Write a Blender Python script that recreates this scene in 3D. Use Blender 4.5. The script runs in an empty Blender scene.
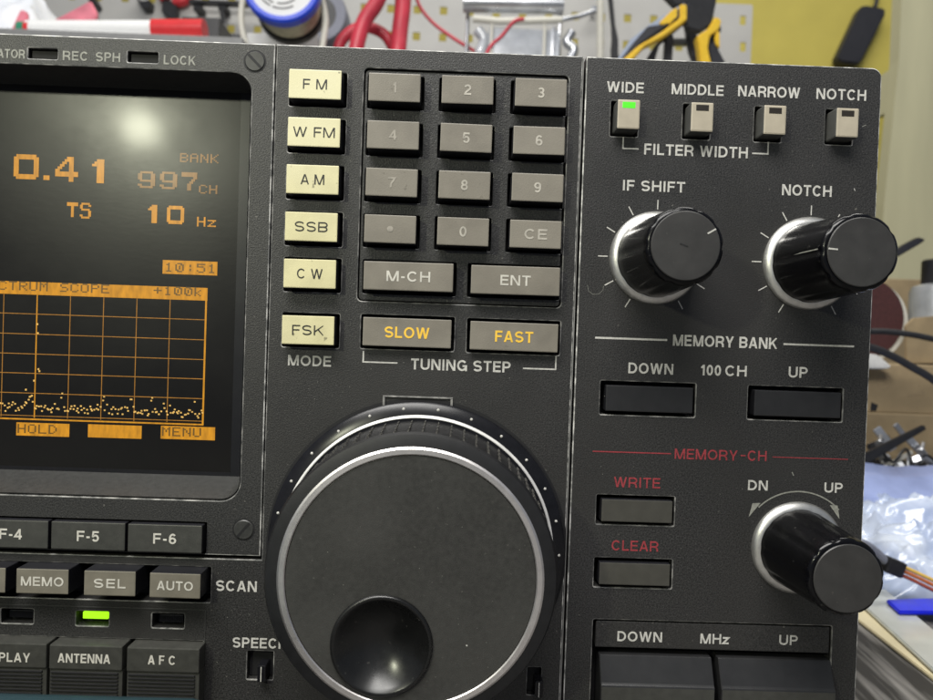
import bpy, bmesh, math, random
from mathutils import Vector, Matrix
random.seed(7)
S = bpy.context.scene
COL = S.collection
K = 0.001                      # all shapes below are written in millimetres; the scene is in metres

# ------------------------------------------------------------------ camera, world, lamps, exposure
F, D = 700.0, 152.0            # focal length in photo pixels, distance lens - panel in mm
def cam_basis(r=0.034, fx=457.0, fy=339.0):
    y = Vector(((fx-466.5)/F, -(fy-350)/F, -1)).normalized()
    x = Vector((math.cos(r), -math.sin(r), 0)); x = (x - y*x.dot(y)).normalized()
    z = x.cross(y)
    return Matrix((x, y, z))   # rows: world axes in camera space = camera->world rotation
CB = cam_basis()
cam = bpy.data.objects.new('camera', bpy.data.cameras.new('camera')); COL.objects.link(cam)
cam.matrix_world = Matrix.Translation((0, -D*K, 0)) @ CB.to_4x4()
cam.data.sensor_width = 36; cam.data.lens = F/933*36
cam.data.clip_start = 0.005; cam.data.clip_end = 50
cam.data.dof.use_dof = True; cam.data.dof.focus_distance = 0.150; cam.data.dof.aperture_fstop = 26
S.camera = cam
w = bpy.data.worlds.new('World'); S.world = w; w.use_nodes = True
w.node_tree.nodes['Background'].inputs[0].default_value = (0.72, 0.82, 1.0, 1)
w.node_tree.nodes['Background'].inputs[1].default_value = 0.19
def area(name, loc, target, sx, sy, power, col):
    l = bpy.data.lights.new(name, 'AREA'); l.shape = 'RECTANGLE'; l.size = sx; l.size_y = sy; l.energy = power; l.color = col
    o = bpy.data.objects.new(name, l); COL.objects.link(o); o.location = loc
    o.rotation_euler = (Vector(target)-Vector(loc)).to_track_quat('-Z', 'Y').to_euler(); return o
area('ceiling_tube_lamp', (-0.16, -0.36, 0.62), (-0.03, 0.0, 0), 0.60, 0.26, 9.5, (1.0, 0.98, 0.94))
area('bench_tube_lamp', (0.15, 0.30, 1.25), (0.1, 0.62, 0.1), 1.3, 0.25, 11, (1.0, 0.98, 0.92))
bl = bpy.data.lights.new('bulb_lamp', 'POINT'); bl.energy = 2.3; bl.shadow_soft_size = 0.012; bl.color = (0.99, 1.0, 0.76)
bo = bpy.data.objects.new('bulb_lamp', bl); COL.objects.link(bo); bo.location = (-0.237, -0.347, 0.147)
S.view_settings.view_transform = 'Standard'; S.view_settings.look = 'None'
S.view_settings.exposure = 0.0; S.view_settings.gamma = 1.0
S.render.engine = 'CYCLES'

# ------------------------------------------------------------------ measuring helper
def P(px, py, y=0.0):
    """where a photo pixel meets the upright plane y (mm behind the front panel): world X, Z in mm"""
    d = CB @ Vector(((px-466.5)/F, -(py-350)/F, -1)); t = (D+y)/d.y
    return d.x*t, d.z*t
def W(px, py, y):
    a = P(px, py, y); return Vector((a[0], y, a[1]))
def sc(y=0.0): return (D+y)/F          # mm per photo pixel at plane y

# ------------------------------------------------------------------ materials
def lin(c):
    return tuple(((v/255+0.055)/1.055)**2.4 if v > 10 else v/255/12.92 for v in c)
MATS = {}
def pm(name, col, rough=0.5, metal=0.0, var=0.15, vscale=400, bump=0.0, bscale=3000, coat=0.0, coat_r=0.05, trans=0.0,
       spec=0.5, emit=None, estr=0.0, dust=0.0, stretch=None, alpha=1.0, col2=None, rvar=0.05, rscale=45, bdist=0.0002, specks=0.0, tint=None, glow=None):
    m = bpy.data.materials.new(name); m.use_nodes = True; nt = m.node_tree; b = nt.nodes['Principled BSDF']
    b.inputs['Roughness'].default_value = rough; b.inputs['Metallic'].default_value = metal
    b.inputs['Specular IOR Level'].default_value = spec
    b.inputs['Coat Weight'].default_value = coat; b.inputs['Coat Roughness'].default_value = coat_r
    b.inputs['Transmission Weight'].default_value = trans; b.inputs['Alpha'].default_value = alpha
    tc = nt.nodes.new('ShaderNodeNewGeometry'); mp = nt.nodes.new('ShaderNodeMapping')
    nt.links.new(tc.outputs['Position'], mp.inputs[0])
    if rvar > 0:
        nr = nt.nodes.new('ShaderNodeTexNoise'); nr.inputs['Scale'].default_value = rscale; nr.inputs['Detail'].default_value = 6; nr.inputs['Roughness'].default_value = .65
        nt.links.new(tc.outputs['Position'], nr.inputs['Vector'])
        rm = nt.nodes.new('ShaderNodeMapRange'); rm.inputs['From Min'].default_value = .3; rm.inputs['From Max'].default_value = .7
        rm.inputs['To Min'].default_value = max(.02, rough-rvar); rm.inputs['To Max'].default_value = min(1, rough+rvar)
        nt.links.new(nr.outputs['Fac'], rm.inputs['Value']); nt.links.new(rm.outputs[0], b.inputs['Roughness'])
    if stretch: mp.inputs['Scale'].default_value = stretch
    n = nt.nodes.new('ShaderNodeTexNoise'); n.inputs['Scale'].default_value = vscale; n.inputs['Detail'].default_value = 4
    nt.links.new(mp.outputs[0], n.inputs['Vector'])
    r = nt.nodes.new('ShaderNodeValToRGB'); nt.links.new(n.outputs['Fac'], r.inputs[0])
    c2 = col2 or tuple(min(1, v*(1+var)) for v in col); c1 = tuple(v*(1-var) for v in col) if not col2 else col
    r.color_ramp.elements[0].position = 0.3; r.color_ramp.elements[1].position = 0.7
    r.color_ramp.elements[0].color = (*c1, 1); r.color_ramp.elements[1].color = (*c2, 1)
    out = r.outputs[0]
    if dust > 0:
        n2 = nt.nodes.new('ShaderNodeTexNoise'); n2.inputs['Scale'].default_value = 1100; n2.inputs['Detail'].default_value = 2
        nt.links.new(tc.outputs['Position'], n2.inputs['Vector'])
        r2 = nt.nodes.new('ShaderNodeValToRGB'); r2.color_ramp.elements[0].position = 0.70; r2.color_ramp.elements[1].position = 0.80
        r2.color_ramp.elements[0].color = (0, 0, 0, 1); r2.color_ramp.elements[1].color = (dust, dust, dust, 1)
        nt.links.new(n2.outputs['Fac'], r2.inputs[0])
        mx = nt.nodes.new('ShaderNodeMix'); mx.data_type = 'RGBA'
        nt.links.new(r2.outputs[0], mx.inputs['Factor']); nt.links.new(out, mx.inputs['A']); mx.inputs['B'].default_value = (0.45, 0.43, 0.38, 1)
        out = mx.outputs['Result']
    def mixin(fac_node, a_out, colr):
        mx = nt.nodes.new('ShaderNodeMix'); mx.data_type = 'RGBA'; nt.links.new(fac_node, mx.inputs['Factor']); nt.links.new(a_out, mx.inputs['A']); mx.inputs['B'].default_value = (*colr, 1); return mx.outputs['Result']
    def blot(scale, lo, hi, amount, det=3):
        nz = nt.nodes.new('ShaderNodeTexNoise'); nz.inputs['Scale'].default_value = scale; nz.inputs['Detail'].default_value = det
        nt.links.new(tc.outputs['Position'], nz.inputs['Vector']); q = nt.nodes.new('ShaderNodeMapRange'); q.inputs['From Min'].default_value = lo; q.inputs['From Max'].default_value = hi
        q.inputs['To Max'].default_value = amount; nt.links.new(nz.outputs['Fac'], q.inputs['Value']); return q.outputs[0]
    if tint: out = mixin(blot(28, .42, .66, .8), out, tint)
    if specks > 0: out = mixin(blot(620, .70, .76, specks, 2), out, (0.05, 0.045, 0.03))
    nt.links.new(out, b.inputs['Base Color'])
    if bump > 0:
        n3 = nt.nodes.new('ShaderNodeTexNoise'); n3.inputs['Scale'].default_value = bscale; n3.inputs['Detail'].default_value = 3
        nt.links.new(mp.outputs[0], n3.inputs['Vector'])
        bp = nt.nodes.new('ShaderNodeBump'); bp.inputs['Strength'].default_value = bump; bp.inputs['Distance'].default_value = bdist
        nt.links.new(n3.outputs['Fac'], bp.inputs['Height']); nt.links.new(bp.outputs[0], b.inputs['Normal'])
    if emit:
        b.inputs['Emission Color'].default_value = (*emit, 1); b.inputs['Emission Strength'].default_value = estr
        if glow: 
            mg = nt.nodes.new('ShaderNodeMapping'); mg.inputs['Scale'].default_value = glow; nt.links.new(tc.outputs['Position'], mg.inputs[0])
            ng = nt.nodes.new('ShaderNodeTexNoise'); ng.inputs['Scale'].default_value = 1; ng.inputs['Detail'].default_value = 3; nt.links.new(mg.outputs[0], ng.inputs['Vector'])
            qg = nt.nodes.new('ShaderNodeMapRange'); qg.inputs['From Min'].default_value = .3; qg.inputs['From Max'].default_value = .7
            qg.inputs['To Min'].default_value = estr*.72; qg.inputs['To Max'].default_value = estr*1.15; nt.links.new(ng.outputs['Fac'], qg.inputs['Value']); nt.links.new(qg.outputs[0], b.inputs['Emission Strength'])
    MATS[name] = m; return m

PAINT = pm('black_crackle_paint', (0.006, 0.006, 0.0062), 0.44, var=0.0, col2=(0.046, 0.045, 0.044), vscale=3000, bump=0.7, bscale=3400, bdist=0.00012, dust=0.30, spec=0.50, rvar=.08, tint=(0.027, 0.026, 0.0245))
def edge_worn():
    m = pm('worn_paint_edge', (0.05, 0.05, 0.05), 0.45, var=0.0)
    nt = m.node_tree; r = [n for n in nt.nodes if n.type == 'VALTORGB'][0]; n = [q for q in nt.nodes if q.type == 'TEX_NOISE'][0]
    n.inputs['Scale'].default_value = 260; n.inputs['Detail'].default_value = 8
    r.color_ramp.elements[0].position = 0.42; r.color_ramp.elements[1].position = 0.60
    r.color_ramp.elements[0].color = (0.17, 0.17, 0.165, 1); r.color_ramp.elements[1].color = (0.62, 0.61, 0.58, 1)
    return m
EDGE = edge_worn()
def edge_soft():
    m = pm('moulded_hole_edge', (0.05, 0.05, 0.05), 0.5, var=0.0); nt = m.node_tree
    r = [n for n in nt.nodes if n.type == 'VALTORGB'][0]; n = [q for q in nt.nodes if q.type == 'TEX_NOISE'][0]
    n.inputs['Scale'].default_value = 190; n.inputs['Detail'].default_value = 5
    r.color_ramp.elements[0].position = 0.42; r.color_ramp.elements[1].position = 0.70
    r.color_ramp.elements[0].color = (0.085, 0.085, 0.083, 1); r.color_ramp.elements[1].color = (0.36, 0.35, 0.33, 1)
    return m
EDGE2 = edge_soft()
LIP = pm('moulded_plastic_lip', (0.034, 0.034, 0.033), 0.42, var=0.2, vscale=900)
LEGEND = pm('silk_screen_white', (0.50, 0.49, 0.455), 0.6, var=0.2, vscale=1500)
LEGDIM = pm('silk_screen_faded', (0.24, 0.24, 0.21), 0.6, var=0.25, vscale=1500)
RED = pm('silk_screen_red', (0.27, 0.034, 0.042), 0.6, var=0.25, vscale=1500)
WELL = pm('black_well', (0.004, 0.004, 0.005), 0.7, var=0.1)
KEYSIDE = pm('key_side_black', (0.010, 0.010, 0.013), 0.5, var=0.1)
GREYKEY = pm('key_grey_beige', (0.180, 0.163, 0.134), 0.48, var=0.12, vscale=260, bump=0.15, bscale=4000, rvar=.1, tint=(0.235, 0.215, 0.178), specks=.35)
YELKEY = pm('key_yellowed_ivory', (0.60, 0.555, 0.32), 0.5, var=0.08, vscale=260, bump=0.08, tint=(0.68, 0.645, 0.43), specks=.6)
TANKEY = pm('key_tan', (0.40, 0.355, 0.275), 0.5, var=0.08, vscale=300)
TANSIDE = pm('key_tan_side', (0.085, 0.085, 0.080), 0.5, var=0.1)
DARKKEY = pm('key_smooth_black', (0.020, 0.020, 0.021), 0.35, var=0.1, bump=0.05)
OLIVEKEY = pm('key_olive_grey', (0.055, 0.053, 0.045), 0.42, var=0.1)
SCANKEY = pm('key_brown_grey', (0.165, 0.150, 0.118), 0.5, var=0.12, vscale=300, bump=0.1)
FKEY = pm('key_charcoal', (0.045, 0.045, 0.040), 0.42, var=0.15, vscale=600, bump=0.1)
INK = pm('black_ink', (0.012, 0.012, 0.012), 0.5, var=0.0)
KEYLEG2 = pm('key_legend_greyed', (0.40, 0.375, 0.325), 0.5, var=0.2, vscale=700)
KEYLEG = pm('key_legend_white', (0.54, 0.52, 0.465), 0.5, var=0.15, vscale=900)
KEYWORN = pm('key_legend_worn', (0.295, 0.272, 0.232), 0.5, var=0.2, vscale=900)
YELLEG = pm('key_legend_yellow', (0.83, 0.52, 0.06), 0.5, var=0.1)
ALU = pm('turned_aluminium', (0.70, 0.69, 0.66), 0.36, metal=0.92, var=0.10, vscale=700, bump=0.05)
ALUARC = pm('satin_aluminium_line', (0.74, 0.73, 0.71), 0.5, metal=0.3, var=0.12, vscale=300)
ALUPALE = pm('pale_aluminium_ring', (0.86, 0.82, 0.80), 0.42, metal=1.0, var=0.08, vscale=500)
KNOBBLK = pm('knob_gloss_black', (0.0022, 0.0022, 0.003), 0.22, spec=0.28, var=0.2, vscale=300, dust=.06)
KNOBCAP = pm('knob_satin_cap', (0.034, 0.033, 0.032), 0.46, var=0.15, vscale=300, bump=0.03, dust=0.10, rvar=.1)
RUBBER = pm('rubber_black', (0.008, 0.008, 0.009), 0.5, var=0.25, vscale=500, bump=0.05)
DIALFACE = pm('dial_face_paint', (0.030, 0.0295, 0.027), 0.52, var=0.2, vscale=900, bump=0.16, bscale=4000, dust=0.12, rvar=.12, rscale=60, tint=(0.046, 0.045, 0.041))
SKIRT = pm('dial_skirt_black', (0.008, 0.008, 0.010), 0.27, spec=0.35, var=0.2, vscale=500)
DIMPLE = pm('dimple_gloss_black', (0.007, 0.007, 0.007), 0.30, var=0.2, vscale=200, rvar=.1, rscale=120, dust=.15)
GLASS = pm('screen_glass', (0.0035, 0.003, 0.0028), 0.32, rvar=.05, rscale=30, var=0.2, vscale=120, coat=0.07, coat_r=0.12, spec=0.36, bump=0.035, bscale=900, stretch=(.4, 1, 1))
GLASSRIM = pm('screen_black_mask', (0.004, 0.004, 0.006), 0.35, var=0.1)
WINDOW = pm('smoked_window', (0.012, 0.012, 0.012), 0.5, var=0.1, spec=0.15)
AMBER = lin((255, 172, 26))
def amber(name, s, c=AMBER): return pm(name, (0.02, 0.015, 0.01), 0.32, var=0.0, coat=0.07, coat_r=0.12, spec=0.36, emit=c, estr=s, rvar=.06, rscale=30, glow=(900, 900, 300))
AMB1 = amber('amber_bright', 0.62); AMB2 = amber('amber_bar', 0.64, lin((255, 174, 30))); AMB3 = amber('amber_grid', 0.42, lin((255, 176, 64)))
AMBDOT = amber('amber_trace', 0.85, lin((255, 205, 110))); AMBDIM = amber('amber_dim', 0.26, lin((255, 180, 80)))
LEDG = pm('led_green', (0.05, 0.3, 0.03), 0.4, var=0.0, emit=lin((75, 250, 20)), estr=0.95)
LEDY = pm('led_yellow_green', (0.1, 0.3, 0.02), 0.4, var=0.0, emit=lin((175, 255, 20)), estr=1.0)
LEDOFF = pm('led_off', (0.022, 0.018, 0.014), 0.4, var=0.1)
SEAM = pm('seam_edge_pale', (0.22, 0.218, 0.21), 0.42, metal=.3, var=.35, vscale=60)
SCREW = pm('screw_black', (0.034, 0.034, 0.032), 0.4, var=0.3, vscale=600)

# ------------------------------------------------------------------ mesh collector (mm in, metres out)
class MB:
    def __init__(s): s.v = []; s.f = []; s.m = []; s.mats = []; s.sm = []
    def mi(s, mat):
        if mat not in s.mats: s.mats.append(mat)
        return s.mats.index(mat)
    def add(s, verts, faces, mat, smooth=False, mats=None):
        o = len(s.v); s.v += [tuple(v) for v in verts]; k = s.mi(mat)
        for i, f in enumerate(faces):
            s.f.append([a+o for a in f]); s.m.append(s.mi(mats[i]) if mats else k); s.sm.append(smooth)
    def bm(s, b, matf, smooth=False):
        b.verts.ensure_lookup_table(); b.verts.index_update(); b.normal_update()
        fs = list(b.faces)
        s.add([v.co for v in b.verts], [[v.index for v in f.verts] for f in fs], matf(fs[0]), smooth, [matf(f) for f in fs]); b.free()
    def box(s, x0, x1, y0, y1, z0, z1, mat, bev=0.0, front=None, rot=None, top=None):
        b = bmesh.new(); bmesh.ops.create_cube(b, size=1)
        for v in b.verts: v.co = Vector(((x0+x1)/2+v.co.x*(x1-x0), (y0+y1)/2+v.co.y*(y1-y0), (z0+z1)/2+v.co.z*(z1-z0)))
        if bev: bmesh.ops.bevel(b, geom=list(b.edges), offset=bev, segments=2, profile=0.6, affect='EDGES')
        if rot:
            c, ang, ax = rot; bmesh.ops.rotate(b, cent=c, matrix=Matrix.Rotation(ang, 3, ax), verts=b.verts)
        s.bm(b, lambda f: front if (front and f.normal.y < -0.5) else (top if top and f.normal.z > .5 else mat))
    def lathe(s, cx, cz, prof, mats, n=96, smooth=True, rfun=None, cap=True):
        """prof: list of (radius, y); axis along Y through (cx, cz)"""
        vs, fs, ms = [], [], []
        for (r, y) in prof:
            for i in range(n):
                a = 2*math.pi*i/n; q = r*(rfun(a, y, r) if rfun else 1); vs.append((cx+q*math.cos(a), y, cz+q*math.sin(a)))
        for j in range(len(prof)-1):
            for i in range(n):
                k = (i+1) % n; fs.append([j*n+i, j*n+k, (j+1)*n+k, (j+1)*n+i]); ms.append(mats[min(j, len(mats)-1)])
        if cap and prof[-1][0] > 1e-6: fs.append([(len(prof)-1)*n+i for i in range(n)]); ms.append(mats[-1])
        s.add(vs, fs, mats[0], smooth, ms)
    def tube(s, pts, r, mat, n=10, closed=False, r2=None):
        pts = [Vector(p) for p in pts]; N = len(pts); vs, fs = [], []
        up = Vector((0, 0, 1)); prev = None
        for i, p in enumerate(pts):
            t = (pts[(i+1) % N]-pts[i-1]) if closed else (pts[min(i+1, N-1)]-pts[max(i-1, 0)])
            t.normalize()
            if prev is None:
                a = t.cross(up) if abs(t.dot(up)) < .95 else t.cross(Vector((1, 0, 0)))
            else: a = prev - t*prev.dot(t)
            a.normalize(); prev = a; b = t.cross(a)
            q = r if r2 is None else r+(r2-r)*i/(N-1)
            for k in range(n):
                an = 2*math.pi*k/n; vs.append(p+(a*math.cos(an)+b*math.sin(an))*q)
        for i in range(N if closed else N-1):
            j = (i+1) % N
            for k in range(n): fs.append([i*n+k, i*n+(k+1) % n, j*n+(k+1) % n, j*n+k])
        if not closed: fs.append(list(range(n))); fs.append([(N-1)*n+k for k in range(n)])
        s.add(vs, fs, mat, True)
    def prism(s, poly, y0, y1, mat, front=None):
        """poly of (x,z), from y0 (front) to y1"""
        n = len(poly); vs = [(x, y0, z) for x, z in poly]+[(x, y1, z) for x, z in poly]
        fs = [list(range(n)), list(range(2*n-1, n-1, -1))]+[[i, (i+1) % n, n+(i+1) % n, n+i] for i in range(n)]
        s.add(vs, fs, mat, False, [front or mat]+[mat]*(n+1))
    def mesh(s, me, mat, fn=None):
        s.add([fn(v.co) if fn else v.co for v in me.vertices], [list(p.vertices) for p in me.polygons], mat)
    def quad(s, x0, z0, x1, z1, y, mat): s.add([(x0, y, z0), (x1, y, z0), (x1, y, z1), (x0, y, z1)], [[0, 1, 2, 3]], mat)
    def build(s, name, parent=None, origin=(0, 0, 0), sharp=35, fix=True):
        me = bpy.data.meshes.new(name); o3 = Vector(origin)
        me.from_pydata([((Vector(v)-o3)*K) for v in s.v], [], s.f)
        for m in s.mats: me.materials.append(m)
        for i, p in enumerate(me.polygons): p.material_index = s.m[i]; p.use_smooth = s.sm[i]
        if fix:
            b = bmesh.new(); b.from_mesh(me); bmesh.ops.recalc_face_normals(b, faces=b.faces); b.to_mesh(me); b.free()
        me.update()
        if any(s.sm): me.set_sharp_from_angle(angle=math.radians(sharp))
        ob = bpy.data.objects.new(name, me); COL.objects.link(ob)
        if parent is not None:
            ob.parent = parent
            w0 = parent; off = Vector((0, 0, 0))
            while w0 is not None: off += w0.location; w0 = w0.parent
            ob.location = o3*K - off
        else: ob.location = o3*K
        return ob
def tag(o, label=None, cat=None, group=None, kind=None):
    if label: o['label'] = label
    if cat: o['category'] = cat
    if group: o['group'] = group
    if kind: o['kind'] = kind
    return o
def thing(name, label, cat, loc_mm, group=None):
    o = bpy.data.objects.new(name, None); COL.objects.link(o); o.location = Vector(loc_mm)*K; o.empty_display_size = .01
    return tag(o, label, cat, group)
def rr(x0, z0, x1, z1, r=0.0, n=5):
    if r <= 0: return [(x0, z0), (x1, z0), (x1, z1), (x0, z1)]
    pts = []
    for cx, cz, a0 in ((x1-r, z0+r, -90), (x1-r, z1-r, 0), (x0+r, z1-r, 90), (x0+r, z0+r, 180)):
        for i in range(n+1):
            a = math.radians(a0+90*i/n); pts.append((cx+r*math.cos(a), cz+r*math.sin(a)))
    return pts
def plate(mb, outer, holes, y0, thick, bev, mat, edge):
    """flat plate with holes: front face at y0, chamfered edges carry the worn-edge material"""
    cu = bpy.data.curves.new('tmp', 'CURVE'); cu.dimensions = '2D'; cu.fill_mode = 'BOTH'
    cu.bevel_depth = bev; cu.bevel_resolution = 1; cu.extrude = thick/2-bev; cu.offset = -bev
    for poly in [outer]+holes:
        sp = cu.splines.new('POLY'); sp.points.add(len(poly)-1); sp.use_cyclic_u = True
        for p, (x, z) in zip(sp.points, poly): p.co = (x, z, 0, 1)
    ob = bpy.data.objects.new('tmp', cu); COL.objects.link(ob)
    dg = bpy.context.evaluated_depsgraph_get(); dg.update()
    me = bpy.data.meshes.new_from_object(ob.evaluated_get(dg))
    b = bmesh.new(); b.from_mesh(me)
    for v in b.verts: v.co = Vector((v.co.x, y0+thick/2-v.co.z, v.co.y))
    bmesh.ops.remove_doubles(b, verts=b.verts, dist=1e-4); bmesh.ops.recalc_face_normals(b, faces=b.faces)
    X0, X1, Z0, Z1 = min(p[0] for p in outer), max(p[0] for p in outer), min(p[1] for p in outer), max(p[1] for p in outer)
    def mf(f):
        if not (-0.95 < f.normal.y < -0.2): return mat
        c = f.calc_center_median(); return edge if min(c.x-X0, X1-c.x, c.z-Z0, Z1-c.z) < .6 else (EDGE2 if edge is EDGE else edge)
    mb.bm(b, mf)
    bpy.data.objects.remove(ob); bpy.data.curves.remove(cu); bpy.data.meshes.remove(me)
def _arc(cx, cy, rx, ry, a0, a1, n=12):
    return [(cx+rx*math.cos(math.radians(a0+(a1-a0)*i/n)), cy+ry*math.sin(math.radians(a0+(a1-a0)*i/n))) for i in range(n+1)]
ADV = dict(A=.94, B=.88, C=.95, D=.92, E=.80, F=.75, G=1.0, H=.92, I=.34, K=.92, L=.74, M=1.08, N=.93, O=1.02, P=.84, R=.90, S=.88, T=.82, U=.92, W=1.27, X=.9, Y=.9, z=.66)
def strokes(ch, h):
    """centre lines of a grotesque capital, cap height 1; h = half stroke width -> (list of (points, closed), width)"""
    w_ = ADV.get(ch, .72) - .12; L, Rr, B, T, c = h, w_-h, h, 1-h, w_/2
    if ch == 'A': return [([(h*1.05, 0), (c-h*.15, 1)], 2), ([(w_-h*1.05, 0), (c+h*.15, 1)], 2), ([(w_*.22, .29), (w_*.78, .29)], 0)], w_
    if ch in 'BPR':
        m = .5 if ch == 'B' else .46; r1 = (T-m)/2; k = Rr-r1-.02
        g = [([(L, 0), (L, 1)], 0), ([(L, T), (k, T)]+_arc(k, (T+m)/2, r1+.02, r1, 90, -90)+[(L, m)], 0)]
        if ch == 'B': r2 = (m-B)/2; g.append(([(L, m), (k, m)]+_arc(k, (m+B)/2, r2+.02, r2, 90, -90)+[(L, B)], 0))
        if ch == 'R': g.append(([(k-.04, m), (k+.10, m-.05), (Rr-.03, .26), (Rr, 0)], 0))
        return g, w_
    if ch == 'C': return [(_arc(c, .5, c-h, .5-h, 38, 322, 26), 0)], w_
    if ch == 'G': return [(_arc(c, .5, c-h, .5-h, 40, 330, 26), 0), ([(c+.04, .45), (Rr, .45), (Rr, 0)], 0)], w_
    if ch == 'D': return [([(L, 0), (L, 1)], 0), ([(L, T), (w_*.42, T)]+_arc(w_*.42, .5, Rr-w_*.42, .5-h, 90, -90, 16)+[(L, B)], 0)], w_
    if ch == 'E': return [([(L, 0), (L, 1)], 0), ([(L, T), (w_, T)], 0), ([(L, .52), (w_*.94, .52)], 0), ([(L, B), (w_, B)], 0)], w_
    if ch == 'F': return [([(L, 0), (L, 1)], 0), ([(L, T), (w_, T)], 0), ([(L, .50), (w_*.92, .50)], 0)], w_
    if ch == 'H': return [([(L, 0), (L, 1)], 0), ([(Rr, 0), (Rr, 1)], 0), ([(L, .52), (Rr, .52)], 0)], w_
    if ch == 'I': return [([(c, 0), (c, 1)], 0)], w_
    if ch == 'K': return [([(L, 0), (L, 1)], 0), ([(w_-h*1.2, 1.02), (L+.02, .36)], 0), ([(w_*.42, .58), (w_-h*1.1, -.02)], 0)], w_
    if ch == 'L': return [([(L, 0), (L, 1)], 0), ([(L, B), (w_, B)], 0)], w_
    if ch == 'M': return [([(L, 0), (L, 1)], 0), ([(Rr, 0), (Rr, 1)], 0), ([(L+.03, 1.0), (c-.02, .0)], 2), ([(Rr-.03, 1.0), (c+.02, .0)], 2)], w_
    if ch == 'N': return [([(L, 0), (L, 1)], 0), ([(Rr, 0), (Rr, 1)], 0), ([(L+h*.35, 1), (Rr-h*.35, 0)], 2)], w_
    if ch in 'O0': return [(_arc(c, .5, c-h, .5-h, 0, 348.75, 31), 1)], w_
    if ch == 'S': r = (.5-h)/2; return [(_arc(c, 1-h-r, c-h, r, 22, 262, 16)+_arc(c, h+r, c-h, r, 82, -158, 16), 0)], w_
    if ch == 'T': return [([(0, T), (w_, T)], 0), ([(c, 0), (c, 1)], 0)], w_
    if ch == 'U': return [([(L, 1), (L, .34)]+_arc(c, .34, c-h, .34-h, 180, 360, 14)+[(Rr, 1)], 0)], w_
    if ch == 'W': return [([(h*1.02, 1), (w_*.275, 0)], 2), ([(w_*.285, 0), (c-h*.1, 1)], 2), ([(c+h*.1, 1), (w_*.715, 0)], 2), ([(w_*.725, 0), (w_-h*1.02, 1)], 2)], w_
    if ch == 'Y': return [([(h*1.1, 1), (c-.01, .38)], 2), ([(w_-h*1.1, 1), (c+.01, .38)], 2), ([(c, 0), (c, .47)], 0)], w_
    if ch == 'V': return [([(h*.9, 1.03), (c, -.04), (w_-h*.9, 1.03)], 0)], w_
    if ch == 'z': q = .72; return [([(0, q-h), (w_-.04, q-h), (.04, h), (w_, h)], 0)], w_
    if ch == '-': return [([(0.02, .40), (.30, .40)], 0)], .32
    if ch == '1': return [([(.36, 0), (.36, 1)], 0), ([(.10, .73), (.22, .76), (.33, .92)], 0)], .48
    if ch == '2': r = .235; return [(_arc(c, T-r, c-h, r, 165, -20, 14)+[(w_*.30, .28), (L, B)], 0), ([(0.02, B), (w_, B)], 0)], w_
    if ch == '3': r = (.5-h)/2; return [(_arc(c, 1-h-r, c-h-.02, r, 155, -80, 14)+[(c-.06, .52)], 0), ([(c-.06, .52)]+_arc(c, h+r, c-h, r, 85, -155, 14), 0)], w_
    if ch == '4': return [([(w_*.72, 0), (w_*.72, 1)], 0), ([(w_*.70, .98), (h*.6, .28), (w_, .28)], 0)], w_
    if ch == '5': return [([(w_*.95, T), (.13, T), (.09, .50)]+_arc(c, .33, c-h, .33-h+.02, 140, -155, 16), 0)], w_
    if ch in '69':
        g = [(_arc(c, .32, c-h, .32-h, 0, 348, 24), 1), ([(L, .34)]+_arc(c+.01, .56, c-h, .44-h, 190, 40, 14), 0)]
        if ch == '9': g = [([(w_-x, 1-z) for x, z in p], k) for p, k in g]
        return g, w_
    if ch == '7': return [([(0, T), (w_-.02, T), (w_*.46, .40), (w_*.36, 0)], 0)], w_
    if ch == '8': r = (.5-h)/2; return [(_arc(c, 1-h-r, c-h-.03, r, 0, 345, 22), 1), (_arc(c, h+r, c-h, r, 0, 345, 22), 1)], w_
    if ch == '\u2022': return [(_arc(.5, .5, .25, .25, 0, 345, 20), 1)], 1.0
    return [], .30
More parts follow.
